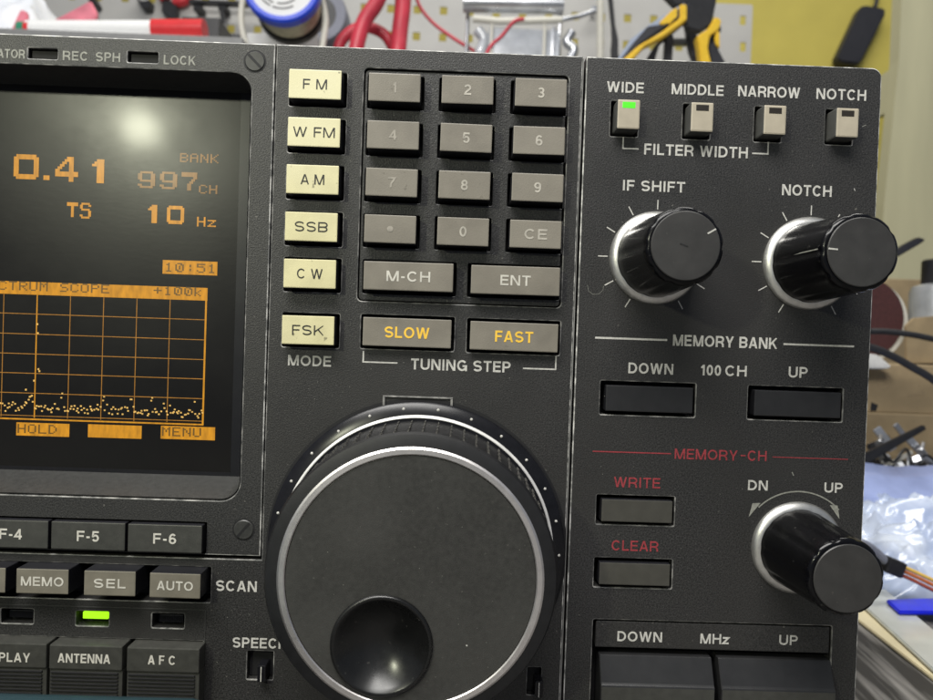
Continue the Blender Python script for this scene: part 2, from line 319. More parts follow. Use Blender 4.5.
def lettering(mb, s, x0, x1, zc, cap, y, mat, weight=0.089, spacing=1.0):
    """flat printed letters filling x0..x1 (mm), cap height cap, centred on zc"""
    if s == '\u2022':
        r = cap/2; mb.add([((x0+x1)/2+r*math.cos(i*.3927), y, zc+r*math.sin(i*.3927)) for i in range(16)], [list(range(16))], mat); return
    glyphs = []; x = 0
    for ch in s:
        if ch == ' ': x += .40*spacing; continue
        g, w_ = strokes(ch, weight); glyphs.append((x, g)); end = x+w_; x += w_+.14*spacing
    sx = (x1-x0)/end; yy = y; k_ = 0
    for gx_, g in glyphs:
        for pts, closed in g:
            yy = y-.0015*(k_ % 9); k_ += 1
            # thickness is kept even: widen in x by the ratio of the two scales
            p = [Vector(((gx_+a)*sx, b*cap)) for a, b in pts]; p = [v for i, v in enumerate(p) if i == 0 or (v-p[i-1]).length > 1e-4]; n = len(p); hw = weight*cap; out = []
            if closed == 2:
                d = (p[1]-p[0]).normalized(); q = Vector((hw/abs(d.y), 0)); out = [(p[0]-q, p[0]+q), (p[1]-q, p[1]+q)]
            for i in range(n if closed != 2 else 0):
                if closed: d0 = p[i]-p[i-1]; d1 = p[(i+1) % n]-p[i]
                else: d0 = p[i]-p[i-1] if i else p[1]-p[0]; d1 = p[i+1]-p[i] if i < n-1 else p[i]-p[i-1]
                d0 = d0.normalized(); d1 = d1.normalized(); t = (d0+d1)
                t = t.normalized() if t.length > 1e-4 else d0
                nn = Vector((-t.y, t.x)); co = max(.2, abs(nn.dot(Vector((-d0.y, d0.x)))))
                out.append((p[i]+nn*hw/co, p[i]-nn*hw/co))
            vs = []
            for a, b in out: vs += [(x0+a.x, yy, zc-cap/2+min(cap, max(0, a.y))), (x0+b.x, yy, zc-cap/2+min(cap, max(0, b.y)))]
            m = n if closed == 1 else n-1
            mb.add(vs, [[2*i, 2*i+1, 2*((i+1) % n)+1, 2*((i+1) % n)] for i in range(m)], mat)
PY = -0.06      # printing sits this far in front of the paint
def print_px(mb, s, x0, x1, yc, h, mat=LEGEND, y=0.0, off=None, **k):
    yy = y+(PY if off is None else off)
    xm, zm = P((x0+x1)/2, yc, yy); q = sc(yy)
    lettering(mb, s, xm-(x1-x0)/2*q, xm+(x1-x0)/2*q, zm, h*q, yy, mat, **k)
def bar(mb, a, b, wdt, mat, y=PY):
    """printed line between two (x,z) points"""
    a, b = Vector(a), Vector(b); d = (b-a).normalized()*wdt/2; n = Vector((-d.y, d.x)); a = a-d*0; b = b+d*0
    p = [a-n, b-n, b+n, a+n]; mb.add([(q.x, y, q.y) for q in p], [[0, 1, 2, 3]], mat)
def polybar(mb, pts, wdt, mat, y=PY):
    for i in range(len(pts)-1):
        a, b = Vector(pts[i]), Vector(pts[i+1]); e = (b-a).normalized()*wdt/2
        bar(mb, a-(e if i else e*0), b+(e*0), wdt, mat, y-.003*(i % 3))

# ================================================================== SETTING
YB = 1010.0
BENCHZ = -101.0
BENCH = pm('worn_black_bench', (0.035, 0.032, 0.030), 0.6, var=0.5, vscale=26, bump=0.5, bscale=160, stretch=(1, 1, 1))
def bench_mat():
    m = BENCH; nt = m.node_tree; b = nt.nodes['Principled BSDF']; mp = [n for n in nt.nodes if n.type == 'MAPPING'][0]
    _a = CB @ Vector(((865-466.5)/F, -(630-350)/F, -1)); _b = CB @ Vector(((930-466.5)/F, -(685-350)/F, -1))
    _a *= BENCHZ/_a.z; _b *= BENCHZ/_b.z
    mp.vector_type = 'TEXTURE'; mp.inputs['Rotation'].default_value = (0, 0, math.atan2(_b.y-_a.y, _b.x-_a.x)); mp.inputs['Scale'].default_value = (1.5, 0.13, 1)
    r = [n for n in nt.nodes if n.type == 'VALTORGB'][0]
    r.color_ramp.elements[0].position = 0.44; r.color_ramp.elements[1].position = 0.74
    r.color_ramp.elements[0].color = (0.028, 0.026, 0.026, 1); r.color_ramp.elements[1].color = (0.30, 0.285, 0.27, 1)
    n = [q for q in nt.nodes if q.type == 'TEX_NOISE'][0]; n.inputs['Detail'].default_value = 10; n.inputs['Roughness'].default_value = .65
bench_mat()
mb = MB(); mb.box(-900, 1300, -420, 1000, BENCHZ-40, BENCHZ, BENCH, 2)
tag(mb.build('workbench', origin=(0, 300, BENCHZ-40)), 'dark worn workbench top with pale scratched streaks under everything', 'workbench')
YWALL = pm('yellow_wall_paint', (0.55, 0.46, 0.095), 0.7, var=0.06, vscale=14, bump=0.1, bscale=300)
mb = MB(); mb.box(-1500, 1600, 1040, 1100, -900, 1500, YWALL)
tag(mb.build('wall', origin=(0, 1040, -900)), 'yellow painted wall behind the tool board', 'wall', kind='structure')

# ================================================================== THE RECEIVER
R = thing('communications_receiver', 'black communications receiver with amber screen, keypad and large tuning dial', 'radio receiver', (0, 0, -88))
XL, XA, XB, XR, ZT, ZB, ZG = -240.0, -40.85, 25.2, 90.5, 62.0, -87.0, -49.4
def key_hole(x0, x1, z0, z1, m=0.62, r=0.35): return rr(x0-m, z0-m, x1+m, z1+m, r, 3)

keys = []       # (name, x, z, w, h, protrusion, face, side, legend, legend width, legend height, legend material, label)
def key(nm, x, z, wd, ht, pr, face, side, text='', lw=0, lh=2.15, lmat=KEYLEG, label=None, **k):
    keys.append((nm, x, z, wd, ht, pr, face, side, text, lw, lh, lmat, label, k)); return (x-wd/2, x+wd/2, z-ht/2, z+ht/2)
mid_holes = []
# --- mode keys
for (z, t, lw) in ((52.65, 'F M', 5.1), (42.66, 'W FM', 8.9), (32.7, 'A M', 5.0), (22.7, 'SSB', 7.0), (12.77, 'C W', 5.4), (0.8, 'FSK', 6.8)):
    mid_holes.append(key('mode_key', -31.7, z, 11.1, 6.15, 3.0, YELKEY, KEYSIDE, t, lw, 2.1, INK, 'yellowed ivory mode key marked '+t.replace('F M', 'FM').replace('A M', 'AM').replace('C W', 'CW').replace('WFM', 'W FM'), weight=0.064))
# --- keypad
rowz = (52.75, 42.65, 32.7, 22.85)
for r_, row in enumerate((('1', '2', '3'), ('4', '5', '6'), ('7', '8', '9'), ('•', '0', 'CE'))):
    for c_, t in enumerate(row):
        worn = t in '14'
        lw = {'1': .8, 'CE': 4.9, '•': 1.3}.get(t, 1.55)
        mid_holes.append(key('keypad_key', (-15.0, 0.5, 16.0)[c_], rowz[r_], 11.0, 5.95, 3.0, GREYKEY, KEYSIDE, t, lw, 1.3 if t == '•' else 2.2, KEYWORN if (worn or c_ == 0) else KEYLEG2,
                             'grey keypad key marked '+('with a dot' if t == '•' else t)+(', its numeral worn faint' if worn else '')))
mid_holes.append(key('keypad_key', -10.75, 12.9, 19.1, 6.1, 3.0, GREYKEY, KEYSIDE, 'M-CH', 9.4, 2.2, KEYLEG, 'wide grey key marked M-CH'))
mid_holes.append(key('keypad_key', 12.0, 12.9, 19.0, 6.1, 3.0, GREYKEY, KEYSIDE, 'ENT', 6.5, 2.2, KEYLEG, 'wide grey key marked ENT'))
mid_holes.append(key('tuning_step_key', -10.75, 1.0, 19.0, 6.15, 1.7, GREYKEY, KEYSIDE, 'SLOW', 9.6, 2.4, YELLEG, 'wide grey key marked SLOW in yellow'))
mid_holes.append(key('tuning_step_key', 12.25, 0.9, 19.0, 6.15, 1.7, GREYKEY, KEYSIDE, 'FAST', 8.2, 2.4, YELLEG, 'wide grey key marked FAST in yellow'))

# --- chassis box behind everything (gives the wells their dark floor)
mb = MB()
mb.box(XL-84, XR-4, 11.5, 330, ZB+4, ZT-4, WELL, 1.0)
mb.box(XA+0.5, XR-1, 4.5, 11.0, ZB+1, ZT-1, WELL)
mb.box(XL, XA-.5, 4.5, 11.0, ZB+1, ZG-1.5, WELL)
mb.box(-60, -20, 20, 40, BENCHZ+.3, ZB+4.2, WELL); mb.box(60, 80, 20, 40, BENCHZ+.3, ZB+4.2, WELL); mb.box(-230, -200, 20, 40, BENCHZ+.3, ZB+4.2, WELL); mb.box(60, 80, 290, 310, BENCHZ+.3, ZB+4.2, WELL); mb.box(-230, -200, 290, 310, BENCHZ+.3, ZB+4.2, WELL)
mb.build('chassis', R)

# --- centre panel: T shaped round the dial (also carries the lower left key rows)
scan_z = {}
def pxrect(x0, x1, y0, y1, y=0.0):
    xm, zm = P((x0+x1)/2, (y0+y1)/2, y); q = sc(y); return (xm-(x1-x0)/2*q, xm+(x1-x0)/2*q, zm-(y1-y0)/2*q, zm+(y1-y0)/2*q)
low_holes = []
# scan row well, strip, big key well, speech switch, second switch
xs0 = -132.0
sw = pxrect(0, 210, 564, 599.5); scanwell = (xs0, sw[1], sw[2], sw[3]); 
zscan = P(110, 583.5, -3.0)[1]
bk = pxrect(0, 203, 637, 790)
lower_hole = rr(xs0, ZB+4, P(201, 670)[0]+0.4, P(201, 641)[1], .4, 3)
sl1 = pxrect(247, 273, 651, 679.5); sl2 = pxrect(527, 541, 667, 695)
slots = [pxrect(152, 184, 613.5, 628), pxrect(76, 108.5, 611.3, 625.8), pxrect(1, 33, 608.8, 623.3)]
mb = MB()
outer = [(XL, ZB), (XB, ZB), (XB, ZT), (XA, ZT), (XA, ZG), (XL, ZG)]
# keypad inset is a separate recessed plate, so the panel has one big opening for it
kx0, kx1, kz0, kz1 = -21.9, 22.3, 7.55, 57.7
holes = [key_hole(*h) for h in mid_holes if not (kx0 < h[0] and h[1] < kx1 and h[2] > kz0)]
holes.append(rr(kx0, kz0, kx1, kz1, 1.0, 4))
holes.append(rr(*[scanwell[i] for i in (0, 2, 1, 3)], .3, 3)); holes.append(lower_hole)
holes += [rr(h[0], h[2], h[1], h[3], .25, 3) for h in (sl1, sl2)]
holes += [rr(h[0], h[2], h[1], h[3], .25, 3) for h in slots]
plate(mb, outer, holes, 0.0, 4.4, 0.22, PAINT, EDGE)
print_px(mb, 'MODE', 288, 331, 360.8, 10.5); print_px(mb, 'TUNING STEP', 411, 510.7, 365.5, 11)
zs = P(410, 357)[1]
polybar(mb, [P(363.5, 351), (P(363.5, 351)[0], P(397, 363)[1]), P(397.5, 363)], .32, LEGEND)
polybar(mb, [P(556, 356), (P(556, 356)[0], P(523, 368.3)[1]), P(523, 368.3)], .32, LEGEND)
print_px(mb, 'SCAN', 216, 256.8, 586, 10.8); print_px(mb, 'SPEECH', 232.6, 287, 643, 10.4)
for i in range(50):
    px, py = random.choice(((random.uniform(280, 560), random.uniform(362, 410)), (random.uniform(215, 262), random.uniform(565, 690)), (random.uniform(345, 358), random.uniform(70, 350)))); r_ = random.uniform(.05, .14); c = P(px, py); mb.quad(c[0], c[1], c[0]+r_, c[1]+r_, PY+.03, LEGDIM)
# raised bracket above the dial
a = P(383, 395.2); b_ = P(453, 398)
mb.box(a[0], b_[0], -0.35, 0.3, a[1]-.35, a[1], EDGE2, .1); mb.box(a[0], a[0]+.5, -0.35, .3, a[1]-4, a[1]-.36, EDGE2, .1); mb.box(b_[0]-.5, b_[0], -0.35, .3, a[1]-4, a[1]-.36, EDGE2, .1)
mb.box(XB+.04, XB+.24, -.10, 3.0, ZB+.5, ZT-.4, SEAM, .05)  # thin pale grey strip added for the pale line along the seam
mb.build('centre_panel', R)
# keypad plate, 0.7 mm lower than the panel
mb = MB()
plate(mb, rr(kx0+.22, kz0+.22, kx1-.22, kz1-.22, .9, 4), [key_hole(*h) for h in mid_holes if (kx0 < h[0] and h[1] < kx1 and h[2] > kz0)], 0.5, 3.6, 0.15, PAINT, LIP)
mb.build('keypad_plate', R)

# --- display bezel plate (left) with the screen recess
mb = MB()
wx0, wx1, wz0, wz1 = -176.0, -46.0, -36.8, 55.6
fk = []
fz = P(128, 537.5, -1.5)[1]
fw, fh = 15.85, 6.0
fxs = [P(164.8, 539, -1.5)[0]+.0 - i*16.45 for i in range(3)]
fwell = (fxs[-1]-fw/2-.5, fxs[0]+fw/2+.75, fz-fh/2-.7, fz+fh/2+.7)
bslots = [pxrect(28.3, 57, 48.4, 58.6), pxrect(127.8, 157.7, 51.8, 62.4)]
bh = [rr(wx0, wz0, wx1, wz1, 4.2, 8), rr(fwell[0], fwell[2], fwell[1], fwell[3], .5, 3)]+[rr(h[0], h[2], h[1], h[3], .25, 3) for h in bslots]
screws = [P(255, 61.6), P(243.7, 529.6)]
XA2, ZG2 = XA-0.28, ZG+0.75
plate(mb, [(XL, ZG2), (XA2, ZG2), (XA2, ZT), (XL, ZT)], bh, 0.0, 10.5, 0.25, PAINT, EDGE)
print_px(mb, 'RATOR', -9, 24.4, 53.6, 8.8, LEGDIM); print_px(mb, 'REC', 63, 88, 56, 9.2, LEGDIM); print_px(mb, 'SPH', 96, 120, 57.2, 9.2, LEGDIM); print_px(mb, 'LOCK', 164, 195.5, 60.3, 9.2, LEGDIM)
mb.build('display_bezel', R)
# sloping recess frame
o_ = rr(wx0+.05, wz0+.05, wx1-.05, wz1-.05, 4.2, 8); i_ = rr(wx0+1.0, wz0+3.4, wx1-.4, wz1-1.0, 2.4, 8)
mb = MB(); n = len(o_)
prof = [(0.0, 0.35), (0.12, -0.02), (1.0, 10.2)]
vs = []
for t, y in prof: vs += [(a[0]+(c[0]-a[0])*t, y, a[1]+(c[1]-a[1])*t) for a, c in zip(o_, i_)]
fs = [[j*n+i, j*n+(i+1) % n, (j+1)*n+(i+1) % n, (j+1)*n+i] for j in range(2) for i in range(n)]
mb.add(vs, fs, LIP, True); mb.build('recess_frame', R, fix=False)
# screen glass and mask
GY = 10.0
mb = MB()
zgt, zgb = wz1-1.2, wz0+3.2
gx1 = P(236, 280, GY)[0]
mb.box(wx0+.5, gx1, GY, GY+2, zgb-1, zgt+2, GLASS)
mb.box(gx1+.02, wx1+2, GY-.05, GY+2, zgb-1, zgt+2, GLASSRIM)
mb.box(wx0+.5, gx1-.02, GY-.05, GY-.01, zgb-1, zgb+1.0, GLASSRIM)
scr = mb.build('display_screen', R)

FONT = {
'0': '01110 11011 11011 11011 11011 11011 01110', '1': '00100 01100 00100 00100 00100 00100 01110', '4': '00010 00110 01010 10010 11111 00010 00010',
'9': '01110 10001 10001 01111 00001 00001 01110', '7': '11111 00001 00001 00010 00100 00100 00100', '5': '11111 10000 11110 00001 00001 10001 01110',
'B': '11110 10001 10001 11110 10001 10001 11110', 'A': '01110 10001 10001 11111 10001 10001 10001', 'N': '10001 11001 10101 10101 10011 10001 10001',
'K': '10001 10010 10100 11000 10100 10010 10001', 'C': '01110 10001 10000 10000 10000 10001 01110', 'H': '10001 10001 10001 11111 10001 10001 10001',
'T': '11111 00100 00100 00100 00100 00100 00100', 'S': '01111 10000 10000 01110 00001 00001 11110', 'z': '00000 00000 11111 00010 00100 01000 11111',
'R': '11110 10001 10001 11110 10100 10010 10001', 'U': '10001 10001 10001 10001 10001 10001 01110', 'M': '10001 11011 10101 10101 10001 10001 10001',
'O': '01110 10001 10001 10001 10001 10001 01110', 'P': '11110 10001 10001 11110 10000 10000 10000', 'E': '11111 10000 10000 11110 10000 10000 11111',
'L': '10000 10000 10000 10000 10000 10000 11111', 'D': '11100 10010 10001 10001 10001 10010 11100', 'k': '10000 10000 10010 10100 11000 10100 10010',
'+': '00000 00100 00100 11111 00100 00100 00000', ':': '00000 00100 00100 00000 00100 00100 00000', ' ': '00000 '*7, 'q': '01110 10011 10101 10101 10101 11001 01110',
'o': '01110 10001 10001 10001 10001 10001 01110'}
BIG = {'0': '0111111110 1111111111 1100000011 1100000011 1100000011 1100000011 1100000011 1100000011 1111111111 0111111110',
'4': '0000011100 0000111100 0001101100 0011001100 0110001100 1100001100 1111111111 1111111111 0000001100 0000001100',
'1': '00111 01111 11111 00111 00111 00111 00111 00111 00111 00111', '9': '01111110 11000011 11000011 11000011 01111111 00000011 11000011 01111110', '7': '11111111 11111111 00000011 00000110 00001100 00011000 00011000 00011000',
'T': '11111111 11111111 00011000 00011000 00011000 00011000 00011000 00011000', 'S': '01111110 11000011 11000000 01111110 00000011 00000011 11000011 01111110'}
GL = GY-0.04
def glyph(mb, rows, x0, x1, z0, z1, mat, y, gap=0.0):
    rows = rows.split(); ny, nx = len(rows), len(rows[0]); dx, dz = (x1-x0)/nx, (z1-z0)/ny
    for j, r_ in enumerate(rows):
        i = 0
        while i < nx:
            if r_[i] == '1':
                k = i
                while k < nx and r_[k] == '1': k += 1
                mb.quad(x0+i*dx, z1-(j+1)*dz+gap, x0+k*dx-gap, z1-j*dz, y, mat); i = k
            else: i += 1
def gl_px(mb, table, ch, x0, x1, y0, y1, mat):
    r_ = pxrect(x0, x1, y0, y1, GL); glyph(mb, table[ch], r_[0], r_[1], r_[2], r_[3], mat, GL)
def word_px(mb, s, x0, pitch, yc, h, mat, y=GL, cw=.8):
    q = sc(y); xa = P(x0, yc, y)[0]; zc = P(x0+pitch*len(s)/2, yc, y)[1]
    for i, ch in enumerate(s):
        glyph(mb, FONT[ch], xa+i*pitch*q, xa+(i+cw)*pitch*q, zc-h/2*q, zc+h/2*q, mat, y)
mb = MB()
for ch, x0, x1, y0, y1 in (('0', 14, 38.5, 154.7, 179), ('4', 55.5, 78, 157, 181.5), ('1', 92, 104, 159.5, 183)): gl_px(mb, BIG, ch, x0, x1, y0, y1, AMB1)
r_ = pxrect(43.5, 49.5, 175.5, 180, GL); mb.quad(r_[0], r_[2], r_[1], r_[3], GL, AMB1)
for ch, x0, x1, y0, y1 in (('9', 138, 155, 171.5, 188), ('9', 160, 177, 172, 189), ('7', 181.5, 197, 172.5, 190.5)): gl_px(mb, BIG, ch, x0, x1, y0, y1, AMBDIM)
for ch, x0, x1, y0, y1 in (('T', 67, 78, 202.5, 217), ('S', 80, 91, 203, 218.5), ('1', 148, 157, 205, 223), ('0', 167, 184, 206, 224)): gl_px(mb, BIG, ch, x0, x1, y0, y1, AMB1)
word_px(mb, 'CH', 199, 10, 189.5, 8.6, AMBDIM); word_px(mb, 'BANK', 180, 10, 158.3, 8.8, AMBDIM); word_px(mb, 'Hz', 197, 10.4, 222, 9.5, AMB1)
def ambar(x0, x1, y0, y1, m=AMB2):
    r_ = pxrect(x0, x1, y0, y1, GL); mb.quad(r_[0], r_[2], r_[1], r_[3], GL, m); return r_
ambar(163, 217, 261, 274.6); ambar(-140, 205, 282.0, 294.6); 
hz = P(200, 431.5, GL)[1]
for x0, x1, yy in ((16.7, 69, 429.6), (88.3, 141.3, 431.5), (161, 214.8, 433), (-55, -3, 427.4)): ambar(x0, x1, yy-6.5, yy+6.5)
DK = pm('lcd_dark_pixel', (0.10, 0.055, 0.01), .4, var=0, emit=lin((90, 58, 14)), estr=.35)
G2 = GL-0.03
word_px(mb, '1q:51', 164.5, 10.6, 268, 9, DK, G2); word_px(mb, 'SPECTRUM SCOPE', -32.5, 10.1, 286.6, 8.8, DK, G2); word_px(mb, '+1qqk', 153.5, 10.1, 291.2, 8.8, DK, G2)
word_px(mb, 'HOLD', 17.5, 10.2, 429, 9, DK, G2); word_px(mb, 'MENU', 162, 10.2, 432, 9, DK, G2)
# grid
gx = [P(2.6, 350, GL)[0]+(i-0)*32.75*sc(GL) for i in range(-5, 6)]; gxr = P(204.5, 360, GL)[0]
gz = [P(100.8, y_, GL)[1] for y_ in (296, 316.3, 336.4, 356.2, 375.6, 395.4)]; gzb = P(100.8, 419.8, GL)[1]
lw = .16
for i, x in enumerate(gx):
    m = AMB2 if i == 6 else AMB3; t = .26 if i == 6 else lw; mb.quad(x-t/2, gzb, x+t/2, gz[0], GL, m)
for j, z in enumerate(gz[1:]): mb.quad(gx[0], z-lw/2, gxr, z+lw/2, GL-.004, AMB3)
mb.quad(gx[0], gz[0]-.17, gxr+.17, gz[0]+.17, GL-.008, AMB2); mb.quad(gxr-.2, gzb-.2, gxr+.2, gz[0]-.18, GL-.008, AMB2)
mb.quad(gx[0], gzb-.55, gxr+.2, gzb-.2, GL-.012, AMB2); mb.quad(gx[0], gzb+.35, gxr-.2, gzb+.5, GL-.012, AMB3)
x = gx[0]; zprev = gzb+2
while x < gxr-.3:
    zz = gzb+1.2+abs(random.gauss(0, 1))*1.5+.5*math.sin(x*1.1)**2; zz = min(zz, gzb+4.8)
    for q in range(random.choice((1, 2, 2, 3))):
        zq = gzb+1.0+random.random()*(zz-gzb) if q else zz
        mb.quad(x, zq, x+.40, zq+.34, GL-.02, AMBDOT); x += .2
    x += .32
for (px, py) in ((36.5, 325), (37.5, 370), (38.5, 372), (33.2, 381.5), (37, 334), (25, 390.5), (31, 396.5)):
    q = P(px, py, GL); mb.quad(q[0], q[1], q[0]+.4, q[1]+.4, GL-.02, AMBDOT)
mb.build('amber_readout', scr)
# black glossy bezel slots (indicator windows) on the top row
for i, h in enumerate(bslots):
    mb = MB(); mb.box(h[0]+.3, h[1]-.3, 0.9, 2.2, h[2]+.2, h[3]-.2, WINDOW, .15); mb.build('indicator_window', R)
for i, (x, z) in enumerate(screws):
    mb = MB(); mb.lathe(x, z, [(2.15, 0.4), (2.15, -.05), (1.95, -.22)], [SCREW], 40)
    a = math.radians(-45 if i == 0 else 50); d = Vector((math.cos(a), math.sin(a)))*2.0; bar(mb, Vector((x, z))-d, Vector((x, z))+d, .55, WELL, -.25)
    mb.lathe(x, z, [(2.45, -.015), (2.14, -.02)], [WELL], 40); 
    mb.build('slotted_screw', R)

# --- right control module
mb = MB()
X2 = XB+.75
fx = [P(628.7, 114.4, -3)[0], P(702.2, 117.2, -3)[0], P(775.1, 119.5, -3)[0], P(847.6, 122.5, -3)[0]]
fzz = sum(P(a, b, -3)[1] for a, b in ((628.7, 114.4), (702.2, 117.2), (775.1, 119.5), (847.6, 122.5)))/4
fbw, fbh = 4.85, 6.25
rh = [rr(x-fbw/2-.75, fzz-fbh/2-.75, x+fbw/2+.35, fzz+fbh/2+.6, .3, 3) for x in fx]
bank = [(40.5, -10.55), (74.6, -10.7)]
bank = [(P(649.5, 399, -.7)[0], P(649.5, 399.5, -.7)[1]), (P(797.7, 404, -.7)[0], P(797.7, 404, -.7)[1])]
zb_ = (bank[0][1]+bank[1][1])/2; bank = [(bank[0][0], zb_), (bank[1][0], zb_)]
chk = [P(637, 511.2, -.7), P(635.6, 574.3, -.7)]
chk = [(chk[0][0], chk[0][1]), (chk[0][0], chk[1][1])]
hb = lambda x, z, w_, h_: rr(x-w_/2-1.0, z-h_/2-.75, x+w_/2+.6, z+h_/2+.8, .3, 3)
rh += [hb(x, z, 19.2, 5.75) for x, z in bank]+[hb(x, z, 15.5, 4.85) for x, z in chk]
mz1 = P(713, 622.7)[1]; mx0, mx1 = 31.9, 84.6
rh.append(rr(mx0, ZB+3, mx1, mz1, .4, 3))
o_ = [(X2, ZB), (XR, ZB)]+[(XR-2.2+2.2*math.cos(math.radians(a)), ZT-2.2+2.2*math.sin(math.radians(a))) for a in range(0, 91, 15)]+[(X2, ZT)]
plate(mb, o_, rh, 0.0, 4.4, 0.24, PAINT, EDGE)
for t, x0, x1, yc, h in (('WIDE', 606.8, 643.9, 87.4, 10.6), ('MIDDLE', 671.6, 723.8, 89.8, 10.6), ('NARROW', 738, 800.2, 92, 10.8), ('NOTCH', 816.2, 866.5, 94.6, 10.8),
        ('FILTER WIDTH', 644, 748.2, 151, 11), ('IF SHIFT', 622.5, 685.3, 186.3, 10.6), ('NOTCH', 781.8, 832, 190.6, 11), ('MEMORY BANK', 672.5, 778, 341.8, 11.2),
        ('DOWN', 628.2, 673.5, 368.6, 10.8), ('100', 699.8, 721.2, 370.2, 10.8), ('CH', 725, 747, 370.9, 10.8), ('UP', 788.5, 807.8, 372.3, 11)):
    print_px(mb, t, x0, x1, yc, h)
print_px(mb, 'DN', 747.8, 768, 485.3, 10.2); print_px(mb, 'UP', 824.2, 843, 487.7, 10.2)
for t, x0, x1, yc in (('MEMORY', 674.3, 738, 454.6), ('-', 743, 748, 455.2), ('CH', 747.5, 766.8, 455.8)): 
    if t != '-': print_px(mb, t, x0, x1, yc, 10.4, RED, weight=.078)
    else: bar(mb, P(740.5, 455.4), P(745.5, 455.6), .3, RED)
print_px(mb, 'WRITE', 613.6, 660.5, 482.6, 10.4, RED, weight=.078); print_px(mb, 'CLEAR', 611.3, 658.6, 545.8, 10.4, RED, weight=.078)
zm = P(720, 341.9)[1]; zr = P(720, 455.2)[1]
for x0, x1 in ((595, 667), (783.5, 854)): bar(mb, (P(x0, 340)[0], zm), (P(x1, 343)[0], zm), .42, LEGEND)
for x0, x1, wd in ((592.5, 671, .26), (772.5, 848, .18)): bar(mb, (P(x0, 455)[0], zr), (P(x1, 455)[0], zr), wd, RED)
zt = P(696, 151.3)[1]
polybar(mb, [P(623.3, 137), (P(623.3, 137)[0], zt), (P(638.5, 150)[0], zt)], .32, LEGEND)
polybar(mb, [P(768.2, 142), (P(768.2, 142)[0], zt), (P(752, 153)[0], zt)], .32, LEGEND)
kn = [(42.6, 19.07), (76.2, 19.07), (76.15, -43.2)]
for (x, z) in kn[:2]:
    for k_ in range(-1, 11):
        a = math.radians(k_*30-30)
        if k_ == 10: continue
        d = Vector((math.cos(a), math.sin(a))); c = Vector((x, z)); bar(mb, c+d*10.5, c+d*12.6, .24, LEGEND)
x, z = kn[2]
arc = [(x+12.35*math.cos(math.radians(a)), z+12.35*math.sin(math.radians(a))) for a in range(136, 43, -4)]
polybar(mb, arc, .3, LEGDIM)
for q in ([P(752.3, 503), P(760.5, 502.8), P(748.5, 517)], [P(829.5, 505), P(837.5, 505.3), P(839.3, 519)]): mb.add([(a[0], PY-.02, a[1]) for a in q], [[0, 1, 2]], LEGDIM)
def scratch(mb, pts, wd, mat, y=PY): polybar(mb, [P(a, c) for a, c in pts], wd, mat, y+.02)
scratch(mb, [(587.5, 285), (588.5, 291), (593, 294.5), (599, 294), (603, 290), (603.5, 286)], .06, LEGDIM)
scratch(mb, [(854, 188.5), (855, 191)], .16, LEGEND); scratch(mb, [(792, 472), (793.5, 475.5)], .2, LEGDIM); scratch(mb, [(862, 127), (866, 125)], .12, LEGDIM)
for i in range(46):
    px, py = random.uniform(590, 872), random.uniform(75, 610); r_ = random.uniform(.05, .13); c = P(px, py); mb.quad(c[0], c[1], c[0]+r_, c[1]+r_, PY+.03, LEGDIM)
mb.build('control_panel', R)
# MHz rocker surround plate with printing
mb = MB()
mzb = P(713, 650.5)[1]
mb.box(mx0+.7, mx1-.3, .25, 4.2, mzb, mz1-.35, PAINT, .2)
for t, x0, x1, yc in (('DOWN', 617, 662.5, 636.6), ('MHz', 700, 729, 638.8), ('UP', 779, 798, 640)): print_px(mb, t, x0, x1, yc, 10.2, LEGEND, y=.25)
mb.build('rocker_label_plate', R)
for i, (x0, x1) in enumerate(((599.6, 713), (719.5, 833))):
    a, b_ = P(x0, 680, -1.5)[0], P(x1, 680, -1.5)[0]; zt_ = P(713, 657, 0)[1]
    mb = MB()
    poly = [(3.5, zt_), (-.2, zt_), (-2.6, zt_-5.2), (-3.0, zt_-5.6), (-3.0, ZB+4), (3.5, ZB+4)]     # (y,z) wedge profile
    vs = [(a, y, z) for y, z in poly]+[(b_, y, z) for y, z in poly]; n = 6
    fs = [list(range(n)), list(range(2*n-1, n-1, -1))]+[[k, (k+1) % n, n+(k+1) % n, n+k] for k in range(n)]
    bm_ = bmesh.new(); vv = [bm_.verts.new(v) for v in vs]; [bm_.faces.new([vv[k] for k in f]) for f in fs]
    bmesh.ops.recalc_face_normals(bm_, faces=bm_.faces); bmesh.ops.bevel(bm_, geom=list(bm_.edges), offset=.18, segments=1, affect='EDGES')
    mb.bm(bm_, lambda f: DARKKEY if abs(f.normal.y) < .93 else FKEY)
    mb.build('rocker_key', R, origin=((a+b_)/2, 0, zt_-8))['label'] = ('left' if i == 0 else 'right')+' half of the black MHz rocker key'

